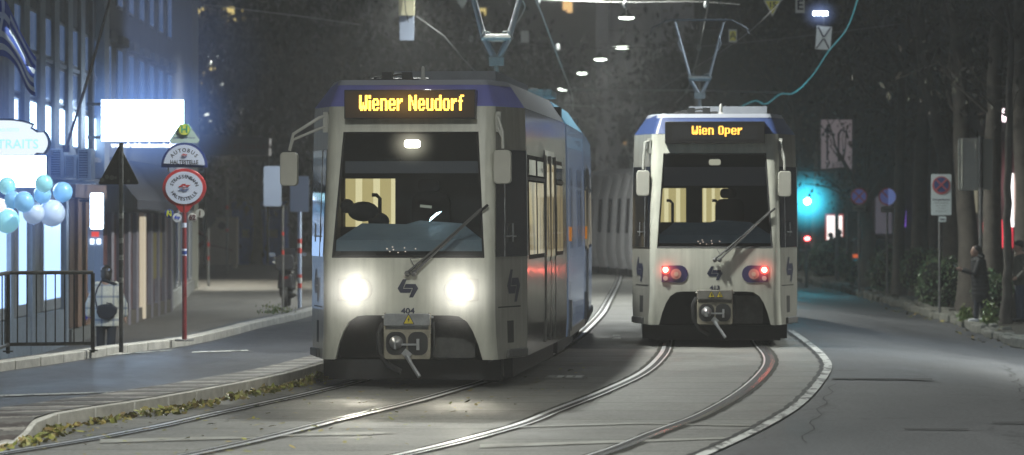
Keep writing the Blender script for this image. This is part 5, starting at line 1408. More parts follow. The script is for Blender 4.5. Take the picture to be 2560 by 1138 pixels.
# man looking at his phone (faces left)
g_ = -.36
P0 = V(2446, 0, 118); 
t = thing('person', 'person in long black puffer coat and white shoes looking at a phone', 'person', (P0.x, P0.y, g_+.02))
coat = mat('puffer_coat', (.008, .008, .009), .7, bump=.3, bs=6)
mb = MB()
limb(mb, [(0, 0, .85), (.0, 0, 1.1), (0, 0, 1.3)], [.12, .11, .11]); limb(mb, [(-.01, 0, 1.33), (-.05, 0, 1.44)], [.05, .05]); head(mb, (-.06, 0, 1.49), (-1, 0, 0))
wr1 = (-.36, -.08, 1.12)
limb(mb, [(0, -.15, 1.28), (-.10, -.2, 1.03), wr1], [.05, .04, .03]); hand(mb, wr1, (-1, .1, .15), 1)
wr2 = (-.33, .08, 1.10); limb(mb, [(0, .15, 1.28), (-.08, .2, 1.03), wr2], [.05, .04, .03]); hand(mb, wr2, (-1, -.1, .2), -1)
limb(mb, [(.0, -.08, .82), (-.04, -.09, .46), (-.06, -.09, .09)], [.08, .06, .04]); limb(mb, [(.0, .08, .82), (.07, .09, .46), (.17, .09, .09)], [.08, .06, .04])
solid('body', mb, skin, t, .012)
mb = MB(); rs = []
zz = .42
rs = [(.06, 0, .42, .19, .20), (.06, 0, .50, .20, .21)]
for k in range(9):
    z = .55+k*.09; w = lerp(.20, .165, k/8); rs += [(lerp(.055, 0, k/8), 0, z, w*.97, w+.02), (lerp(.055, 0, k/8), 0, z+.045, w*1.02, w+.03)]
rs += [(0, 0, 1.36, .10, .13), (-.01, 0, 1.40, .08, .08)]
rings(mb, rs, 24)
for sy in (-1, 1): limb(mb, [(0, sy*.15, 1.27), (-.09, sy*.21, 1.03), (-.31, sy*.09, 1.10)], [.085, .075, .055])
solid('coat', mb, coat, t, .013, 2)
mb = MB(); mb.sph((.06, 0, 1.39), .085, 12, (.9, 1.2, .8)); solid('hood', mb, coat, t, .013)
mb = MB(); mb.tube([(-.02, -.09, 1.42), (.03, -.11, 1.40), (.08, -.06, 1.38)], .022); mb.build('fur_trim', mat('pale_fur', (.42, .4, .36), .9), t)
mb = MB(); limb(mb, [(.0, -.08, .82), (-.04, -.09, .46), (-.06, -.09, .10)], [.09, .07, .055]); limb(mb, [(.0, .08, .82), (.07, .09, .46), (.17, .09, .12)], [.09, .07, .055]); solid('trousers', mb, blk, t)
mb = MB(); limb(mb, [(-.04, -.09, .045), (-.19, -.09, .035)], [.05, .042]); limb(mb, [(.20, .09, .055), (.05, .09, .035)], [.05, .042]); solid('shoes', mb, mat('white_shoe', (.65, .65, .66), .5), t, .012, 1)
mb = MB(); mb.sph((-.03, 0, 1.545), .098, 14, (1.0, .86, .9)); mb.sph((.02, 0, 1.49), .08, 12, (.8, .95, 1.1)); solid('hair', mb, mat('dark_hair', (.022, .018, .016), .5), t, .011)
t0 = thing('phone', 'mobile phone held up by the person in the black coat', 'phone', (P0.x-.49, P0.y-.02, g_+1.18)); mb = MB(); mb.bbox((0, 0, 0), (.015, .08, .15), .006); mb.build('phone_case', black, t0)
t0.rotation_euler = (0, R(-35), 0)
mb = MB(); mb.box((.0085, 0, 0), (.002, .07, .135)); mb.build('screen', emat('phone_screen', (.7, .85, 1), .8), t0)
# second person at the frame edge
P1 = V(2552, 0, 119)
t = thing('person', 'person in olive jacket and jeans standing at the right frame edge', 'person', (P1.x, P1.y, g_+.04), R(8))
mb = MB()
limb(mb, [(0, 0, .9), (.0, 0, 1.15), (0, 0, 1.38)], [.13, .12, .12]); limb(mb, [(-.01, 0, 1.4), (-.04, 0, 1.52)], [.05, .05]); head(mb, (-.05, 0, 1.58), (-1, 0, 0))
for sy in (-1, 1):
    limb(mb, [(0, sy*.17, 1.36), (.05, sy*.25, 1.1), (-.12, sy*.2, .93)], [.055, .045, .032]); hand(mb, (-.12, sy*.2, .93), (-1, 0, -.3), sy)
    limb(mb, [(0, sy*.09, .88), (-.02, sy*.1, .48), (0, sy*.1, .09)], [.085, .06, .042])
solid('body', mb, skin, t, .012)
mb = MB(); rings(mb, [(0, 0, .78, .15, .2), (0, 0, .9, .165, .215), (0, 0, 1.15, .16, .21), (0, 0, 1.36, .135, .2), (0, 0, 1.43, .09, .11), (0, 0, 1.46, .07, .075)], 24)
for sy in (-1, 1): limb(mb, [(0, sy*.17, 1.34), (.05, sy*.25, 1.1), (-.10, sy*.2, .94)], [.085, .075, .06])
solid('jacket', mb, mat('olive_jacket', (.060, .055, .040), .7, var=.2), t, .013)
mb = MB(); mb.tube([(-.05, -.2, 1.2), (-.06, -.23, 1.0)], .02); mb.build('pocket_flap', mat('olive_jacket', (.060, .055, .040), .7), t)
mb = MB()
for sy in (-1, 1): limb(mb, [(0, sy*.09, .86), (-.02, sy*.1, .48), (0, sy*.1, .09)], [.10, .078, .06])
solid('jeans', mb, mat('jeans', (.035, .045, .075), .8, var=.2), t)
mb = MB()
for sy in (-1, 1): limb(mb, [(0.02, sy*.1, .045), (-.13, sy*.1, .038)], [.05, .045])
solid('shoes', mb, mat('shoe_black', (.02, .02, .02), .5), t)
mb = MB(); mb.sph((-.035, 0, 1.635), .105, 14, (1.02, .9, .85)); mb.tube([(-.04, -.0, 1.615), (-.05, 0, 1.60)], .11, 14); solid('woolly_hat', mb, mat('dark_hat', (.02, .02, .02), .9), t, .011)
# two far silhouettes by the light box
for k, (px, l, h) in enumerate(((2077, 'shorter of two dark figures in front of the advertising lightbox', 1.62), (2098, 'taller dark figure standing before the advertising lightbox', 1.76))):
    p = V(px, 0, 66); t = thing('person', l, 'person', (p.x, p.y, -.30), 0, 'two people by the advertising lightbox')
    q = h/1.7
    mb = MB(); rings(mb, [(0, 0, .75*q, .19, .13), (0, 0, 1.1*q, .2, .14), (0, 0, 1.36*q, .2, .12), (0, 0, 1.45*q, .08, .07)], 16)
    limb(mb, [(0, 0, 1.4*q), (0, 0, 1.5*q)], [.05, .05]); head(mb, (0, 0, 1.57*q), (1, 0, 0))
    for sx in (-1, 1):
        limb(mb, [(sx*.18, 0, 1.34*q), (sx*.24, 0, 1.08*q), (sx*.22, .08, .85*q)], [.06, .05, .035]); hand(mb, (sx*.22, .08, .85*q), (0, .2, -1), sx)
        limb(mb, [(sx*.09, 0, .85*q), (sx*.1, 0, .45*q), (sx*.1, 0, .06)], [.09, .065, .05]); limb(mb, [(sx*.1, 0, .05), (sx*.1, -.13, .04)], [.045, .04])
    solid('body', mb, mat('dark_clothed_figure', (.018, .018, .02), .8), t, .018)
    mb = MB(); mb.sph((-.01, 0, 1.61*q), .105, 10, (1, 1, .95)); mb.build('hair', mat('dark_hair', (.022, .018, .016), .5), t)

# ---------------------------------------------------------------- trees and bushes
bark = mat('bark', (.075, .066, .055), .9, var=.35, vs=3, bump=.8, bs=9)
foli = mat('autumn_leaves', (.050, .048, .030), .6, rnd=.8)
foli2 = mat('dark_leaves', (.022, .024, .020), .7, rnd=.5)
hedgem = mat('hedge_leaves', (.080, .135, .065), .40, rnd=.8)
def leafquad(mb, p, r):
    M = Matrix.Translation(p) @ Euler((random.uniform(0, 6.28), random.uniform(0, 6.28), random.uniform(0, 6.28))).to_matrix().to_4x4()
    mb.add([(-r, 0, 0), (0, -.45*r, .1*r), (r, 0, 0), (0, .45*r, .1*r)], [(0, 1, 2, 3)], M)
def branchy(mb, p, d, L_, r, depth, tips, spread=.5, up=.1):
    n = 4; pts = [p]; rs = [r]; q = p.copy(); dd = d.copy()
    for i in range(n):
        dd = (dd+Vector((random.gauss(0, .12), random.gauss(0, .12), random.gauss(0, .08)+up*.3))).normalized()
        q = q+dd*L_/n; pts.append(q.copy()); rs.append(r*lerp(1, .45, (i+1)/n))
        if depth <= 1: tips.append(q.copy())
    mb.tube(pts, rs, 7 if depth > 1 else 5)
    if depth > 0:
        for k in range(3 if depth > 1 else 4):
            i = random.choice((2, 3, 4, 4)) if k else 4
            a = Vector((random.gauss(0, 1), random.gauss(0, 1), random.gauss(.1, .6))).normalized()
            branchy(mb, pts[i], (dd*(1-spread)+a*spread).normalized(), L_*random.uniform(.55, .8), rs[i]*.75, depth-1, tips, spread, up)
def tree(loc, label, trunk, r0, hl, seed, nl=1500, lr=.09, cr=.55, depth=3, m=None, name='tree', group='trees along the right verge', r1=None, forks=3, flen=3.0):
    random.seed(seed); t = thing(name, label, 'tree', loc, 0, group)
    mb = MB(); tips = []
    pts = [Vector(p) for p in trunk]; nn = len(pts)
    fine = []
    for i in range(nn-1):
        for k in range(5): fine.append(pts[i].lerp(pts[i+1], k/5)+Vector((random.gauss(0, .015), random.gauss(0, .015), 0)))
    fine.append(pts[-1]); r1 = r1 or r0*.6
    rs = [lerp(r0, r1, i/(len(fine)-1))*(1+.45*math.exp(-i*.9)) for i in range(len(fine))]
    mb.tube(fine, rs, 14)
    for k in range(forks):
        a = 2*math.pi*k/forks+random.random()
        branchy(mb, pts[-1], Vector((math.cos(a)*.6, math.sin(a)*.6, .9)).normalized(), flen*random.uniform(.8, 1.2), r1*.7, depth-1, tips)
    for k in range(3):
        i = int(len(fine)*random.uniform(.55, .95)); a = random.uniform(0, 6.28)
        branchy(mb, fine[i], Vector((math.cos(a), math.sin(a), .5)).normalized(), flen*.7, r1*.35, 1, tips)
    mb.build('trunk', bark, t, ang=60)
    mb = MB()
    for i in range(nl):
        c_ = random.choice(tips); leafquad(mb, c_+Vector((random.gauss(0, cr), random.gauss(0, cr), random.gauss(0, cr*.8))), random.uniform(.6, 1.3)*lr)
    mb.build('crown', m or foli, t, flat=True, recalc=False)
    random.seed(seed+99); return t
TS = [  # px of base, s, base z, trunk radius, lean in px at top, label
    (2168, 77, .22, 5.0, 'forked tree behind the round no-stopping sign', [(0, 0, 0), (.02, 0, 1.6), (-.05, 0, 2.6)], 3),
    (2247, 86, .15, 6.5, 'slim straight tree right of the forked one', [(0, 0, 0), (.03, 0, 3), (.08, 0, 6.5)], 2),
    (2302, 88, .21, 6.5, 'stout straight tree left of the rectangular no-stopping sign', [(0, 0, 0), (-.02, 0, 3), (.06, 0, 6)], 3),
    (2372, 94, .20, 7, 'tree with a long trunk leaning left, behind the rectangular sign', [(.05, 0, 0), (.05, 0, 2.2), (-.10, 0, 3.9), (-.55, 0, 5.6), (-.85, 0, 8.0)], 2),
    (2424, 104, .22, 7, 'thick dark tree just left of the person with the phone', [(0, 0, 0), (-.05, 0, 2.0), (-.2, 0, 4), (-.3, 0, 6.5)], 3),
    (2481, 110, .19, 7, 'dark tree between the phone user and the thin tree', [(0, 0, 0), (.0, 0, 2.5), (.05, 0, 5), (.12, 0, 7)], 3),
    (2516, 119, .085, 6, 'thin pale sapling trunk beside the person in olive jacket', [(0, 0, 0), (.02, 0, 1.5), (.03, 0, 3.2), (.1, 0, 6.0)], 2),
    (2566, 112, .24, 7, 'dark tree at the right frame edge behind the olive jacket', [(.12, .6, 0), (.10, .6, 2.5), (.0, .6, 5), (.0, .6, 7)], 3)]
for k, (px, s, r0, h, l, trk, fk) in enumerate(TS):
    v = V(px, 0, s); r0 = r0*1.22; tree((v.x, v.y, -.36), l, trk, r0, h, 40+k*3, nl=(500 if k == 0 else 1500) if k != 6 else 260, forks=fk, r1=r0*.62, flen=2.6 if k else 2.2, depth=3)
far = [(1985, 60, .2, 'slender tree behind the traffic light'), (2040, 58, .22, 'dark tree just right of the traffic light'), (2330, 60, .2, 'far tree in the dark gap left of the rectangular sign')]
for k, (px, s, r0, l) in enumerate(far):
    v = V(px, 0, s); tree((v.x, v.y, -.3), l, [(0, 0, 0), (.05, 0, 3), (.1, 0, 6)], r0, 6, 80+k, nl=2200, lr=.13, cr=.9, flen=3.2)
# dark tree mass in the middle distance, left of the trams
for k, (px, s, h, l) in enumerate(((640, 58, 5, 'dark tree over the site container'), (800, 52, 6, 'broad dark tree rising behind the left tram'), (980, 46, 7, 'dark tree behind the roof of the left tram'), (1180, 44, 7, 'dark tree behind the left pantograph'), (1330, 38, 7, 'tall dark tree between the two trams far back'), (1850, 42, 7, 'dark tree behind the right tram roof'), (1745, 36, 8, 'far dark tree behind the right pantograph'))):
    v = V(px, 0, s); tree((v.x, v.y, -.5), l, [(0, 0, 0), (.1, 0, h*.35), (0, 0, h*.7)], .28, h, 120+k*7, nl=4200, lr=.26, cr=1.5, m=foli2, group='dark trees in the background', flen=4.2, forks=4)
# bushes
def bush(px, py, s, w, h, label, seed, g=-.36, m=None):
    random.seed(seed); v = V(px, py, s); t = thing('bush', label, 'bush', (v.x, v.y, g), 0, 'bushes on the right verge')
    mb = MB()
    lob = [(random.uniform(-w*.33, w*.33), random.uniform(-.4, .4), random.uniform(h*.25, h*.66), random.uniform(.28, .42)*min(w, h*1.2)) for _ in range(9)]
    for i in range(3600):
        x, y, z, r = random.choice(lob); d = Vector((random.gauss(0, 1), random.gauss(0, 1), random.gauss(0, 1))).normalized()*r*random.uniform(.75, 1.12)
        p = Vector((x+d.x, y+d.y, max(.03, z+d.z))); leafquad(mb, p, random.uniform(.03, .06))
    mb.build('foliage', m or hedgem, t, flat=True, recalc=False)
    mb = MB()
    for k in range(9):
        a = random.uniform(0, 6.28); mb.tube([(0, 0, 0), (.1*math.cos(a), .1*math.sin(a), h*.4), (.3*w*math.cos(a), .3*math.sin(a), h*.75)], [.02, .014, .006], 5)
    for (x, y, z, r) in lob: mb.sph((x, y, z), r*.72, 8)
    mb.build('stem', mat('bush_core', (.008, .011, .007), .95), t)
    return t
for (px, s, w, h, l) in ((2062, 66, 1.5, 1.35, 'low pale green bush below the advertising lightbox'), (2120, 72, .9, 1.0, 'small bush left of the parked car'), (2240, 84, 1.35, 1.55, 'dense bush under the bright half-blue round sign'),
                         (2310, 92, 1.3, 1.45, 'wide bush left of the rectangular no-stopping sign'), (2372, 100, 1.25, 1.35, 'round dark bush under the rectangular sign'), (2490, 112, .8, 1.2, 'bush behind the sapling'), (2440, 90, 1.4, 1.3, 'bush behind the phone user'), (2155, 66, 1.6, 1.1, 'far hedge clump behind the car')):
    bush(px, 0, s, w, h, l, int(px))
lightg = mat('fresh_leaves', (.10, .16, .03), .5, rnd=.5)
random.seed(5)
for (px, s, h, l) in ((2474, 120, .5, 'bright green weeds between the phone user and the sapling'), (2415, 116, .3, 'low green weeds left of the phone user')):
    v = V(px, 0, s); t = thing('weeds', l, 'plant', (v.x, v.y, -.36)); mb = MB()
    for i in range(420): leafquad(mb, Vector((random.gauss(0, .08), random.gauss(0, .12), abs(random.gauss(0, h*.42)))), random.uniform(.03, .055))
    mb.build('leaf_tuft', lightg, t, flat=True, recalc=False)
mb = MB(); t = thing('weeds', 'tuft of grass glowing green on the far left kerb', 'plant', (KL(63)-.5, 63, .10))
for i in range(160): leafquad(mb, Vector((random.gauss(0, .15), random.gauss(0, .1), abs(random.gauss(0, .07)))), .03)
mb.build('leaf_tuft', lightg, t, flat=True, recalc=False)
# right shops far behind the trunks
v = V(2505, 0, 58); t = thing('corner_shop', 'lit shop with white columns and red panels behind the right trees', 'building', (v.x, v.y, -.4))
mb = MB(); mb.box((0, 2.6, 6), (26, 5, 13)); mb.build('wall', mat('dark_wall', (.05, .05, .052), .8, var=.3), t)
for (x, w, z0, z1, m) in ((-.25, .16, 2.0, 4.5, emat('shop_white', (1, .97, .95), 3.0)), (.45, .12, 1.9, 4.2, emat('shop_white', (1, .97, .95), 3.0)), (-.9, .12, 1.0, 2.3, emat('shop_pink', (1, .6, .6), 2.0)), (.2, .55, 1.0, 2.2, emat('shop_red', (1, .06, .10), 1.1)), (-.62, .45, 1.0, 2.1, emat('shop_red', (1, .06, .10), 1.1)), (-3.6, .2, 2.0, 3.1, emat('shop_violet', (.35, .15, 1), .9)), (-4.3, .3, 1.9, 2.6, emat('shop_violet', (.35, .15, 1), .9)), (-1.7, .15, 2.0, 3.4, emat('shop_violet', (.35, .15, 1), .9)), (-1.2, .3, 2.5, 3.5, emat('shop_dim', (.9, .85, .6), .25)),
                       (.65, .35, 2.2, 4.2, emat('shop_pinkdim', (1, .75, .65), .6)), (-5.1, .7, 1.6, 3.2, emat('shop_dim2', (.6, .55, .7), .10))):
    mb = MB(); mb.box((x, .06, (z0+z1)/2), (w, .1, z1-z0)); mb.build('lit_panel', m, t)
mb = MB(); mb.sph((.05, -.3, 6.7), .18, 10, (.8, .6, 1.6)); mb.build('neon_sign', emat('neon_white', (1, .8, .85), 4), t)
mb = MB(); mb.box((0, -.3, .9), (26, .5, .06)); mb.build('window_ledge', mat('pale_ledge', (.2, .2, .2), .6), t)

# far buildings
farw = mat('far_facade', (.11, .105, .10), .85, var=.2, vs=.15)
def far_block(px0, px1, s, top, label, lits=(), m=None, g=-1):
    a = V(px0, 0, s); b_ = V(px1, 0, s); zt = HC-(top-YH)/s
    t = thing('far_building', label, 'building', ((a.x+b_.x)/2, a.y, 0)); w = b_.x-a.x
    mb = MB(); mb.box((0, 6, (zt+g)/2), (w, 12, zt-g)); mb.build('wall', m or farw, t)
    nx = max(2, int(w/3)); z = 2.5
    while z < min(zt-2.5, 16):
        for k in range(nx):
            x = -w/2+(k+.5)*w/nx; mb = MB(); mb.box((x, -.02, z+.9), (1.1, .08, 1.8)); mb.build('window', mat('far_glass', (.02, .022, .026), .2), t, flat=True)
        z += 3.4
    for (px, py, w_, h_, m_) in lits:
        p = V(px, py, s); mb = MB(); mb.box((p.x-(a.x+b_.x)/2, -.08, p.z), (w_, .06, h_)); mb.build('lit_window', m_, t)
    return t
yel = emat('yellow_window', (1, .78, .28), .8); yel2 = emat('orange_window', (1, .62, .25), 1.1); cw = emat('cool_window', (.85, .9, .8), 2)
far_block(440, 900, 38, -60, 'dark far building with a few yellow windows on the left', [(590, 35, 1.6, .9, yel), (518, 180, 1.2, .7, yel), (505, 30, .8, .5, yel), (515, 212, .7, .4, yel), (565, 98, 1.2, .25, yel), (520, 290, .45, .3, cw), (510, 285, .3, .3, cw), (610, 278, .3, .3, cw), (520, 305, 1.0, .12, cw)])
far_block(930, 1490, 30, -60, 'dark far building with one orange window behind the wires', [(1412, 12, .35, .9, yel2), (1424, 17, .45, 1.0, yel2), (1206, 30, .6, .6, yel)])
far_block(1530, 1650, 27, -60, 'narrow far tower coloured pale as lamp-lit haze between the tram roofs', [(1562, 358, .15, .15, yel2)], mat('hazy_far_facade', (.42, .42, .42), .85, var=.3, vs=.3, emis=(.8, .8, .85), es=.012))  # pale tone and faint glow of this tower stand in for lamp-lit haze
far_block(1650, 2250, 26, 140, 'long dark far block behind the right tram')

# ---------------------------------------------------------------- overhead line
wirem = mat('overhead_wire', (.20, .20, .20), .45, metal=.4)
wirel = mat('pale_wire', (.40, .41, .42), .35, metal=.6)
def wire(label, pts, r=.011, m=None, clamps=()):
    r *= 1.4
    """pts: (px,py,s)"""
    P = [V(*p) for p in pts]; t = thing('overhead_wire', label, 'wire', P[0]); o = P[0]
    f = []
    for i in range(len(P)-1):
        p0 = P[max(0, i-1)]; p1 = P[i]; p2 = P[i+1]; p3 = P[min(len(P)-1, i+2)]
        for k in range(6):
            q = k/6; f.append(.5*((2*p1)+(p2-p0)*q+(2*p0-5*p1+4*p2-p3)*q*q+(3*p1-3*p2+p3-p0)*q**3)-o)
    f.append(P[-1]-o)
    mb = MB(); mb.tube(f, r, 6); mb.build('cable', m or wirem, t)
    for c_ in clamps:
        q = V(*c_)-o; mb = MB(); mb.lathe([(.01, -.09), (.05, -.06), (.06, 0), (.05, .06), (.01, .09)], 10, Matrix.Translation(q)); mb.build('insulator', steel, t)
    return t
cyanw = mat('cyan_glow_wire', (.25, .32, .34), .3, metal=.7, emis=(.1, .75, .9), es=.35)  # cyan light on the wire put in as a glow of its own
wire('left contact wire glinting red above the left tram', [(1335, -8, 150), (1352, 30, 140), (1380, 105, 118), (1405, 170, 100), (1430, 238, 84), (1432, 275, 75)], .010, wirel, [(1395, 118, 108)])
mb = MB(); q0, q1 = V(1377, 98, 119.6), V(1384, 120, 116); 
t = thing('overhead_wire', 'thin cable falling left of the left pantograph', 'wire', V(1040, 40, 120)); o_ = V(1040, 40, 120)
mb = MB(); mb.tube([(0, 0, 0), V(1110, 90, 110)-o_, V(1160, 150, 104)-o_, V(1192, 182, 100)-o_], .012, 6); mb.build('cable', wirem, t)
wire('span wire behind the left pantograph running to the lamp row', [(1100, 88, 100), (1160, 96, 100), (1395, 118, 98), (1560, 119, 98), (1750, 116, 98), (1980, 94, 98), (2250, 60, 98)], .010, wirem, [(1395, 118, 98), (1747, 119, 98), (1178, 97, 98)])
wire('pale straight span bar between the two pantographs', [(1405, 223, 72), (1570, 226, 72), (1730, 226, 72), (1960, 232, 72)], .020, wirel, [(1437, 224, 72), (1572, 229, 72), (1716, 228, 72)])
wire('lower faint span wire above the distant tram', [(1410, 262, 62), (1480, 266, 62), (1540, 265, 62), (1640, 258, 62)], .016, wirel, [(1482, 266, 62), (1532, 268, 62)])
wire('topmost span wire at the frame edge', [(1290, -6, 112), (1420, 2, 112), (1560, 6, 112), (1740, 5, 112), (1850, 12, 112)], .010, wirem, [(1345, 4, 112), (1563, 12, 112), (1765, 12, 112)])
wire('thin span wire crossing the upper left corner of the street', [(483, 8, 80), (620, 25, 80), (760, 42, 80), (900, 62, 80)], .012, wirel, [(500, 11, 80)])
wire('right contact wire above the right tram', [(1772, -8, 128), (1765, 40, 118), (1748, 125, 98), (1738, 165, 88), (1718, 225, 76), (1690, 258, 66)], .011, wirem, [(1747, 119, 98)])
wire('curved cyan glowing pull-off wire looping down to the right tram', [(2146, -8, 110), (2118, 70, 108), (2070, 130, 104), (2030, 190, 100), (1985, 232, 96), (1950, 236, 94), (1915, 260, 92), (1888, 252, 90), (1855, 266, 88)], .0075, cyanw)
wire('hanging wire dropping through the lamp row', [(1530, -5, 84), (1555, 22, 82), (1566, 40, 80), (1562, 115, 76), (1566, 190, 72), (1572, 228, 70)], .008, wirem)
wire('slanting wire from the pantograph side up to the frame edge', [(1300, -6, 140), (1312, 20, 134), (1290, 60, 128)], .010, wirel)
wire('long faint wire sloping down behind the lamp row', [(1500, 300, 60), (1600, 250, 70), (1720, 180, 84), (1860, 90, 100), (1960, -5, 118)], .007, wirem)
# red glints are the tail lights reflected; small clamps carry them
def hang(px, py, s, name, label, cat, top=40):
    t = at(px, py, s, name, label, cat)
    mb = MB(); mb.tube([(0, 0, 0), (0, 0, top/s)], .008, 6); mb.build('hanger', wirem, t); return t
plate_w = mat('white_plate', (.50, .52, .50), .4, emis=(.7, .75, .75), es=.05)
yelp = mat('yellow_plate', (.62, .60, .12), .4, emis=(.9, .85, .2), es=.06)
t = hang(1017, 40, 110, 'signal_box', 'hanging signal box, cream above and blue grey below', 'signal box', 90)
mb = MB(); mb.box((0, 0, .25), (.36, .2, .5)); mb.build('upper_box', mat('cream_plastic', (.45, .43, .30), .5, emis=(.8, .75, .5), es=.10), t, bevel=.01)
mb = MB(); mb.box((0, 0, -.28), (.33, .05, .56)); mb.build('lower_plate', mat('blue_grey_plate', (.24, .28, .36), .5, emis=(.4, .5, .7), es=.05), t, bevel=.005)
mb = MB(); mb.tube([(-.05, -.12, .45), (-.02, -.14, .1), (.04, -.12, -.15), (.02, -.1, .02)], .01); mb.build('cable', darkg, t)
t = hang(1155, 22, 105, 'warning_plate', 'small grey downward triangle plate left of the left pantograph', 'sign', 60)
mb = MB(); mb.prism([(0, -.0), (.18, .28), (-.18, .28)], .015); mb.build('plate', mat('grey_plate', (.3, .33, .32), .5, emis=(.5, .6, .6), es=.04), t)
t = hang(1312, 92, 98, 'wire_plate', 'blank whitish rectangular plate hanging on the span wire', 'sign', 14)
mb = MB(); mb.box((0, -.02, 0), (.20, .015, .30)); mb.build('plate', plate_w, t, bevel=.01)
t = hang(1931, 0, 104, 'speed_plate', 'yellow downward triangle speed plate reading 15', 'sign', 70)
mb = MB(); mb.prism([(0, -.40), (.22, .0), (-.22, .0)], .015); pl = mb.build('plate', plate_w, t)
mb = MB(); mb.prism([(0, -.34), (.175, -.025), (-.175, -.025)], .006, T3(0, -.012, 0)); mb.build('yellow_field', yelp, pl)
text('lettering', '15', .19, ink, pl, (0, -.018, -.125), bold=.004)
t = hang(2000, 14, 104, 'letter_plate', 'white hanging plate with the letter E', 'sign', 60)
mb = MB(); mb.box((0, 0, 0), (.22, .015, .36)); pl = mb.build('plate', plate_w, t, bevel=.01); text('lettering', 'E', .33, ink, pl, (0, -.012, 0), bold=.006)
t = hang(1832, 90, 98, 'letter_plate', 'small yellow hanging plate with the letter A', 'sign', 14)
mb = MB(); mb.box((0, 0, 0), (.21, .015, .33)); pl = mb.build('plate', plate_w, t, bevel=.01); mb = MB(); mb.box((0, -.010, 0), (.16, .006, .25)); mb.build('yellow_field', yelp, pl); text('lettering', 'A', .24, mat('olive_ink', (.16, .15, .02), .6), pl, (0, -.018, 0), bold=.004)
t = hang(2059, 95, 100, 'cross_plate', 'white plate with a black cross under the bright floodlight', 'sign', 60)
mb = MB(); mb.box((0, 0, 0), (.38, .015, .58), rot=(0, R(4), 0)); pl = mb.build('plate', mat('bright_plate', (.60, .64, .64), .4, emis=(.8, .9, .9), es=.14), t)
mb = MB()
for sx in (-1, 1): mb.tube([(sx*.16, -.014, .27), (sx*.01, -.014, .02)], .018, 4); mb.tube([(sx*.16, -.014, -.27), (sx*.01, -.014, -.02)], .018, 4)
mb.build('cross', ink, pl); pl.children[0].rotation_euler = (0, R(4), 0) if pl.children else (0, 0, 0)
t = hang(2050, 33, 100, 'floodlight', 'small hanging floodlight shining bluish white above the cross plate', 'lamp', 60)
mb = MB(); mb.box((0, .02, .05), (.42, .2, .08)); hh_ = mb.build('housing', darkg, t)
mb = MB()
for k in range(4): mb.box((-.14+k*.095, -.07, -.01), (.075, .09, .10))
mb.build('led_module', emat('flood_led', (.78, .88, 1), 16), hh_)

# ---------------------------------------------------------------- lamps and light
ls = bpy.data.lights.new
def lamp_head(px, py, s, w, label, en, strength, vis=True, loc=None):
    p = loc or V(px, py, s); t = thing('street_lamp', label, 'street lamp', p, 0, 'street lamps hung over the street')
    r = w/2
    mb = MB(); mb.lathe([(.03, .32), (.06, .30), (.10, .2), (r*.8, .06), (r, .0), (r, -.02)], 24); mb.build('lamp_shade', darkg, t)
    mb = MB(); mb.lathe([(r*.95, -.025), (r*.8, -.055), (r*.4, -.075), (.01, -.08)], 24); mb.build('diffuser', emat('lamp_diffuser_%d' % int(strength), (.92, 1.0, .88), strength), t)
    mb = MB(); mb.tube([(0, 0, .3), (0, 0, .7)], .012, 6); mb.tube([(-9, 0, .75), (0, 0, .7), (9, 0, .75)], .008, 5); mb.build('hanger', wirem, t)
    l = ls('street_light', 'SPOT'); l.energy = en; l.color = (.97, 1.0, .93); l.spot_size = R(150); l.spot_blend = .6; l.shadow_soft_size = .25
    l.color = (.75, .9, 1.0) if 'cold' in label else l.color; lo = bpy.data.objects.new('street_light', l); COL.objects.link(lo); lo.parent = t; lo.location = (0, 0, -.15)
    return t
k_ = 1.0
for i, (px, py, s, w, l) in enumerate(((1566, 43, 66, .62, 'nearest and highest visible hanging street lamp'), (1554, 117, 58, .72, 'second visible street lamp, widest and brightest, on the span wire'), (1501, 147, 54, .62, 'third hanging street lamp down the street'), (1455, 182, 50, .52, 'fourth and dimmest hanging street lamp'), (1409, 222, 46, .66, 'fifth street lamp, right above the left tram roof end'))):
    lamp_head(px, py, s, w, l, 3000, 14)
for (x, y, z, l, en) in ((-2.4, 1, 9.6, 'hanging street lamp nearest the camera, above the frame', 120000), (-2.0, 25, 9.4, 'hanging street lamp between the camera and the left tram', 4600), (-.8, 47, 9.0, 'hanging street lamp above the two trams', 7000), (1.6, 76, 9.0, 'hanging street lamp between the trams and the visible row', 10000), (-3.2, 101, 9.0, 'added fill lamp over the left pavement beyond the billboard', 7500), (8.5, 30, 9.0, 'added fill lamp over the right lane', 1300), (7.6, 60, 9.0, 'cold white street lamp over the right lane further on', 2200), (12.0, 50, 5.6, 'added low fill lamp over the right verge, outside the frame', 7500)):  # lamps at either side of the central row are added as fill light
    lamp_head(0, 0, 0, .6, l, en, 14, loc=Vector((x, y, z)))
for (px, py, s, w, l) in ((532, 141, 52, .55, 'street lamp before the yellow windows at upper left'), (548, 266, 44, .45, 'small far street lamp above the canopy')):
    lamp_head(px, py, s, w, l, 1500, 14)
# wall lamp lighting the far left pavement
v = V(600, 560, 70); t = thing('street_lamp', 'small lamp over the far left pavement', 'street lamp', (v.x, v.y-6, 4.6)); mb = MB(); mb.lathe([(.05, .2), (.16, .05), (.16, 0)], 16); mb.build('lamp_shade', darkg, t)
mb = MB(); mb.lathe([(.15, 0), (.1, -.04), (.01, -.05)], 16); mb.build('diffuser', emat('lamp_diffuser_14', (.92, 1, .88), 14), t)
l = ls('pavement_light', 'SPOT'); l.energy = 2600; l.color = (1, .95, .78); l.spot_size = R(110); l.spot_blend = .5; l.shadow_soft_size = .1; lo = bpy.data.objects.new('pavement_light', l); COL.objects.link(lo); lo.parent = t; lo.location = (0, 0, -.1)
def aim(o, d): o.rotation_euler = Vector(d).to_track_quat('-Z', 'Y').to_euler()
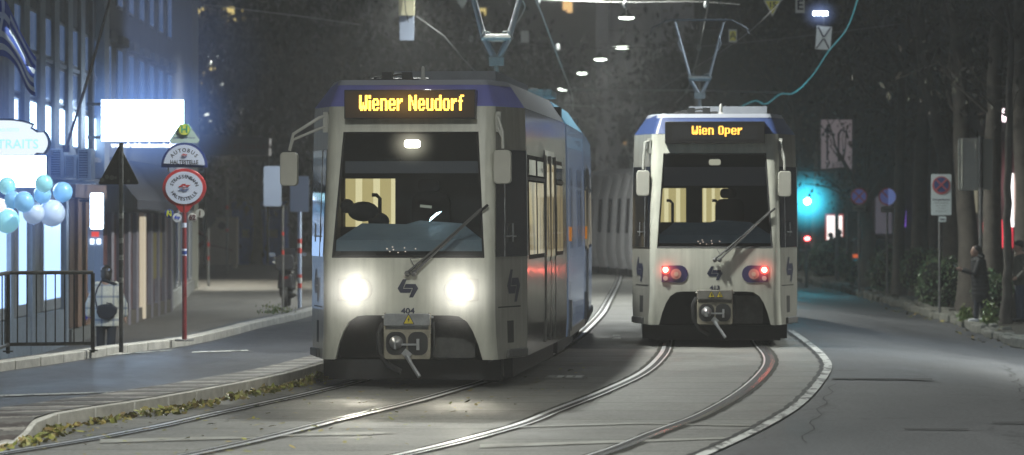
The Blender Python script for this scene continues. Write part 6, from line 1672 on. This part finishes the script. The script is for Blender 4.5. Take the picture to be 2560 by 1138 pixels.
# headlamp beams of tram 404
for sgn in (-1, 1):
    l = ls('headlamp_beam', 'SPOT'); l.energy = 60; l.color = (1, .93, .74); l.spot_size = R(60); l.spot_blend = .8; l.shadow_soft_size = .1
    lo = bpy.data.objects.new('headlamp_beam', l); COL.objects.link(lo); lo.parent = T1; lo.location = (sgn*.57, -.06, 1.085); lo.rotation_euler = Vector((0, -1, -.10)).to_track_quat('-Z', 'Y').to_euler()
l = ls('signal_glow', 'SPOT'); l.energy = 280; l.color = (.06, .75, 1); l.spot_size = R(50); l.spot_blend = 1; l.shadow_soft_size = .1
lo = bpy.data.objects.new('signal_glow', l); COL.objects.link(lo); lo.location = V(2018, 503, 76)+Vector((0, -.3, 0)); aim(lo, (-.09, -1, -.10))
# one weak moon-like sun
l = ls('moon', 'SUN'); l.energy = .02; l.angle = R(.5); l.color = (.8, .88, 1); lo = bpy.data.objects.new('moon', l); COL.objects.link(lo); lo.rotation_euler = (R(40), R(20), 0)
w = bpy.data.worlds.new('World'); S.world = w; w.use_nodes = True
N = w.node_tree.nodes; L = w.node_tree.links; bg = N['Background']
sky = N.new('ShaderNodeTexSky'); sky.sky_type = 'NISHITA'; sky.sun_disc = False; sky.sun_elevation = R(-6); sky.sun_rotation = R(20)
ad = N.new('ShaderNodeMix'); ad.data_type = 'RGBA'; ad.blend_type = 'ADD'; ad.inputs[0].default_value = 1.0
L.new(sky.outputs[0], ad.inputs[6]); ad.inputs[7].default_value = (.40, .43, .48, 1); L.new(ad.outputs[2], bg.inputs[0]); bg.inputs[1].default_value = .07
# haze
mb = MB(); mb.box((0, 150, 14), (160, 330, 32)); hz = mb.build('haze', mat('x_', (1, 1, 1)), None, flat=True)
hm = bpy.data.materials.new('night_haze'); hm.use_nodes = True; n = hm.node_tree.nodes; n.clear(); out = n.new('ShaderNodeOutputMaterial'); vs_ = n.new('ShaderNodeVolumeScatter')
vs_.inputs['Density'].default_value = HAZE; vs_.inputs['Anisotropy'].default_value = .75; vs_.inputs['Color'].default_value = (1, 1, 1, 1); hm.node_tree.links.new(vs_.outputs[0], out.inputs['Volume'])
hz.data.materials.clear(); hz.data.materials.append(hm); hz['kind'] = 'structure'
# glow painted close around the strongest lamps by volumes that emit themselves
def glow_volume(loc, sc, col, st, label, pw=3.0):
    key = 'glow_%s_%.3f_%.1f' % (col, st, pw)
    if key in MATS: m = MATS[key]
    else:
        m = bpy.data.materials.new('glow_volume'); m.use_nodes = True; N = m.node_tree.nodes; L = m.node_tree.links; N.clear(); MATS[key] = m
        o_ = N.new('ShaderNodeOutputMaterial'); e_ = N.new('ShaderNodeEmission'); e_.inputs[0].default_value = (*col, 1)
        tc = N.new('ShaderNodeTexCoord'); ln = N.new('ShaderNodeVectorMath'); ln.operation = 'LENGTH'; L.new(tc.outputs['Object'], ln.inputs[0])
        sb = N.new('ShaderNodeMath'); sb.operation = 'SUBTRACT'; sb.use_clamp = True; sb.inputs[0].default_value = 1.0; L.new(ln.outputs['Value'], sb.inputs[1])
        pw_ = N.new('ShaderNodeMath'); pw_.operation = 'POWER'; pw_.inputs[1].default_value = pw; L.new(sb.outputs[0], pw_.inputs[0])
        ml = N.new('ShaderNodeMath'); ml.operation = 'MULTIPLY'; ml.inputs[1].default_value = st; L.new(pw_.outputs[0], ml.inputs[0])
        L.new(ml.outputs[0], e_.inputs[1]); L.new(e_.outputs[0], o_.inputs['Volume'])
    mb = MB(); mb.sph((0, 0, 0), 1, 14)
    o = mb.build('glow_volume', m); o.location = loc; o.scale = sc; tag(o, label, 'haze', kind='stuff'); return o
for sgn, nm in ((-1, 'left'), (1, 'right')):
    p = T1.matrix_basis @ Vector((sgn*.57, -.15, 1.085)); glow_volume(p, (.62, .5, .62), (1, .97, .88), 7.0, 'painted glow around the %s headlight of tram 404' % nm, 4)
    p = T2.matrix_basis @ Vector((sgn*.69, -.1, 1.12)); glow_volume(p, (.26, .2, .26), (1, .12, .08), 8.0, 'painted glow around the %s tail light of tram 413' % nm, 3)
p = T1.matrix_basis @ Vector((0, .30, 2.66)); glow_volume(p, (.35, .25, .3), (1, .92, .7), 5.0, 'painted glow around the cab lamp', 3)
p = T1.matrix_basis @ Vector((0.02, .1, 3.1)); glow_volume(p, (.85, .12, .26), (1, .50, .05), 2.0, 'painted glow around the amber destination display', 2)
glow_volume(V(2018, 503, 76), (1.5, 1.0, 1.5), (.05, .66, .9), 9.0, 'painted cyan glow around the green traffic signal', 4)
glow_volume(V(2018, 597, 76), (.3, .3, .3), (1, .1, .1), 2.5, 'painted red glow around the small red signal', 3)
glow_volume(V(358, 300, 120), (2.1, .9, 1.55), (.16, .34, .88), 1.15, 'painted blue glow around the big billboard', 1.6)
glow_volume(V(20, 400, 160), (2.1, .8, 1.9), (.16, .34, 1.0), .6, 'painted blue glow around the oval shop sign', 1.6)
glow_volume(V(330, 150, 108), (3.4, 1.6, 3.2), (.20, .30, .60), .13, 'faint painted blue glow in front of the upper left facades', 1.2)
glow_volume(V(2050, 35, 101), (.6, .4, .5), (.35, .5, 1.0), 2.6, 'painted bluish glow around the hanging floodlight', 3)
glow_volume(V(2512, 460, 58.5), (1.0, .6, 2.2), (1, .35, .4), .35, 'painted pink glow before the lit shop', 2)
# ---------------------------------------------------------------- camera
cd = bpy.data.cameras.new('camera'); cam = bpy.data.objects.new('camera', cd); COL.objects.link(cam)
cam.location = (0, 0, HC); cam.rotation_euler = (R(90), 0, 0); cd.sensor_width = 36; cd.lens = F/2560*36; cd.shift_y = -(569-YH)/2560
cd.clip_start = .5; cd.clip_end = 2000
cd.dof.use_dof = True; cd.dof.focus_distance = 37.5; cd.dof.aperture_fstop = 2.8
S.camera = cam
S.view_settings.view_transform = 'Standard'; S.view_settings.look = 'None'; S.view_settings.exposure = 0
cy = S.cycles; cy.use_denoising = True; cy.max_bounces = 6; cy.diffuse_bounces = 2; cy.glossy_bounces = 3; cy.transparent_max_bounces = 12; cy.volume_bounces = 0; cy.transmission_bounces = 4
cy.sample_clamp_indirect = 4.0; cy.use_light_tree = True; cy.caustics_reflective = False; cy.caustics_refractive = False
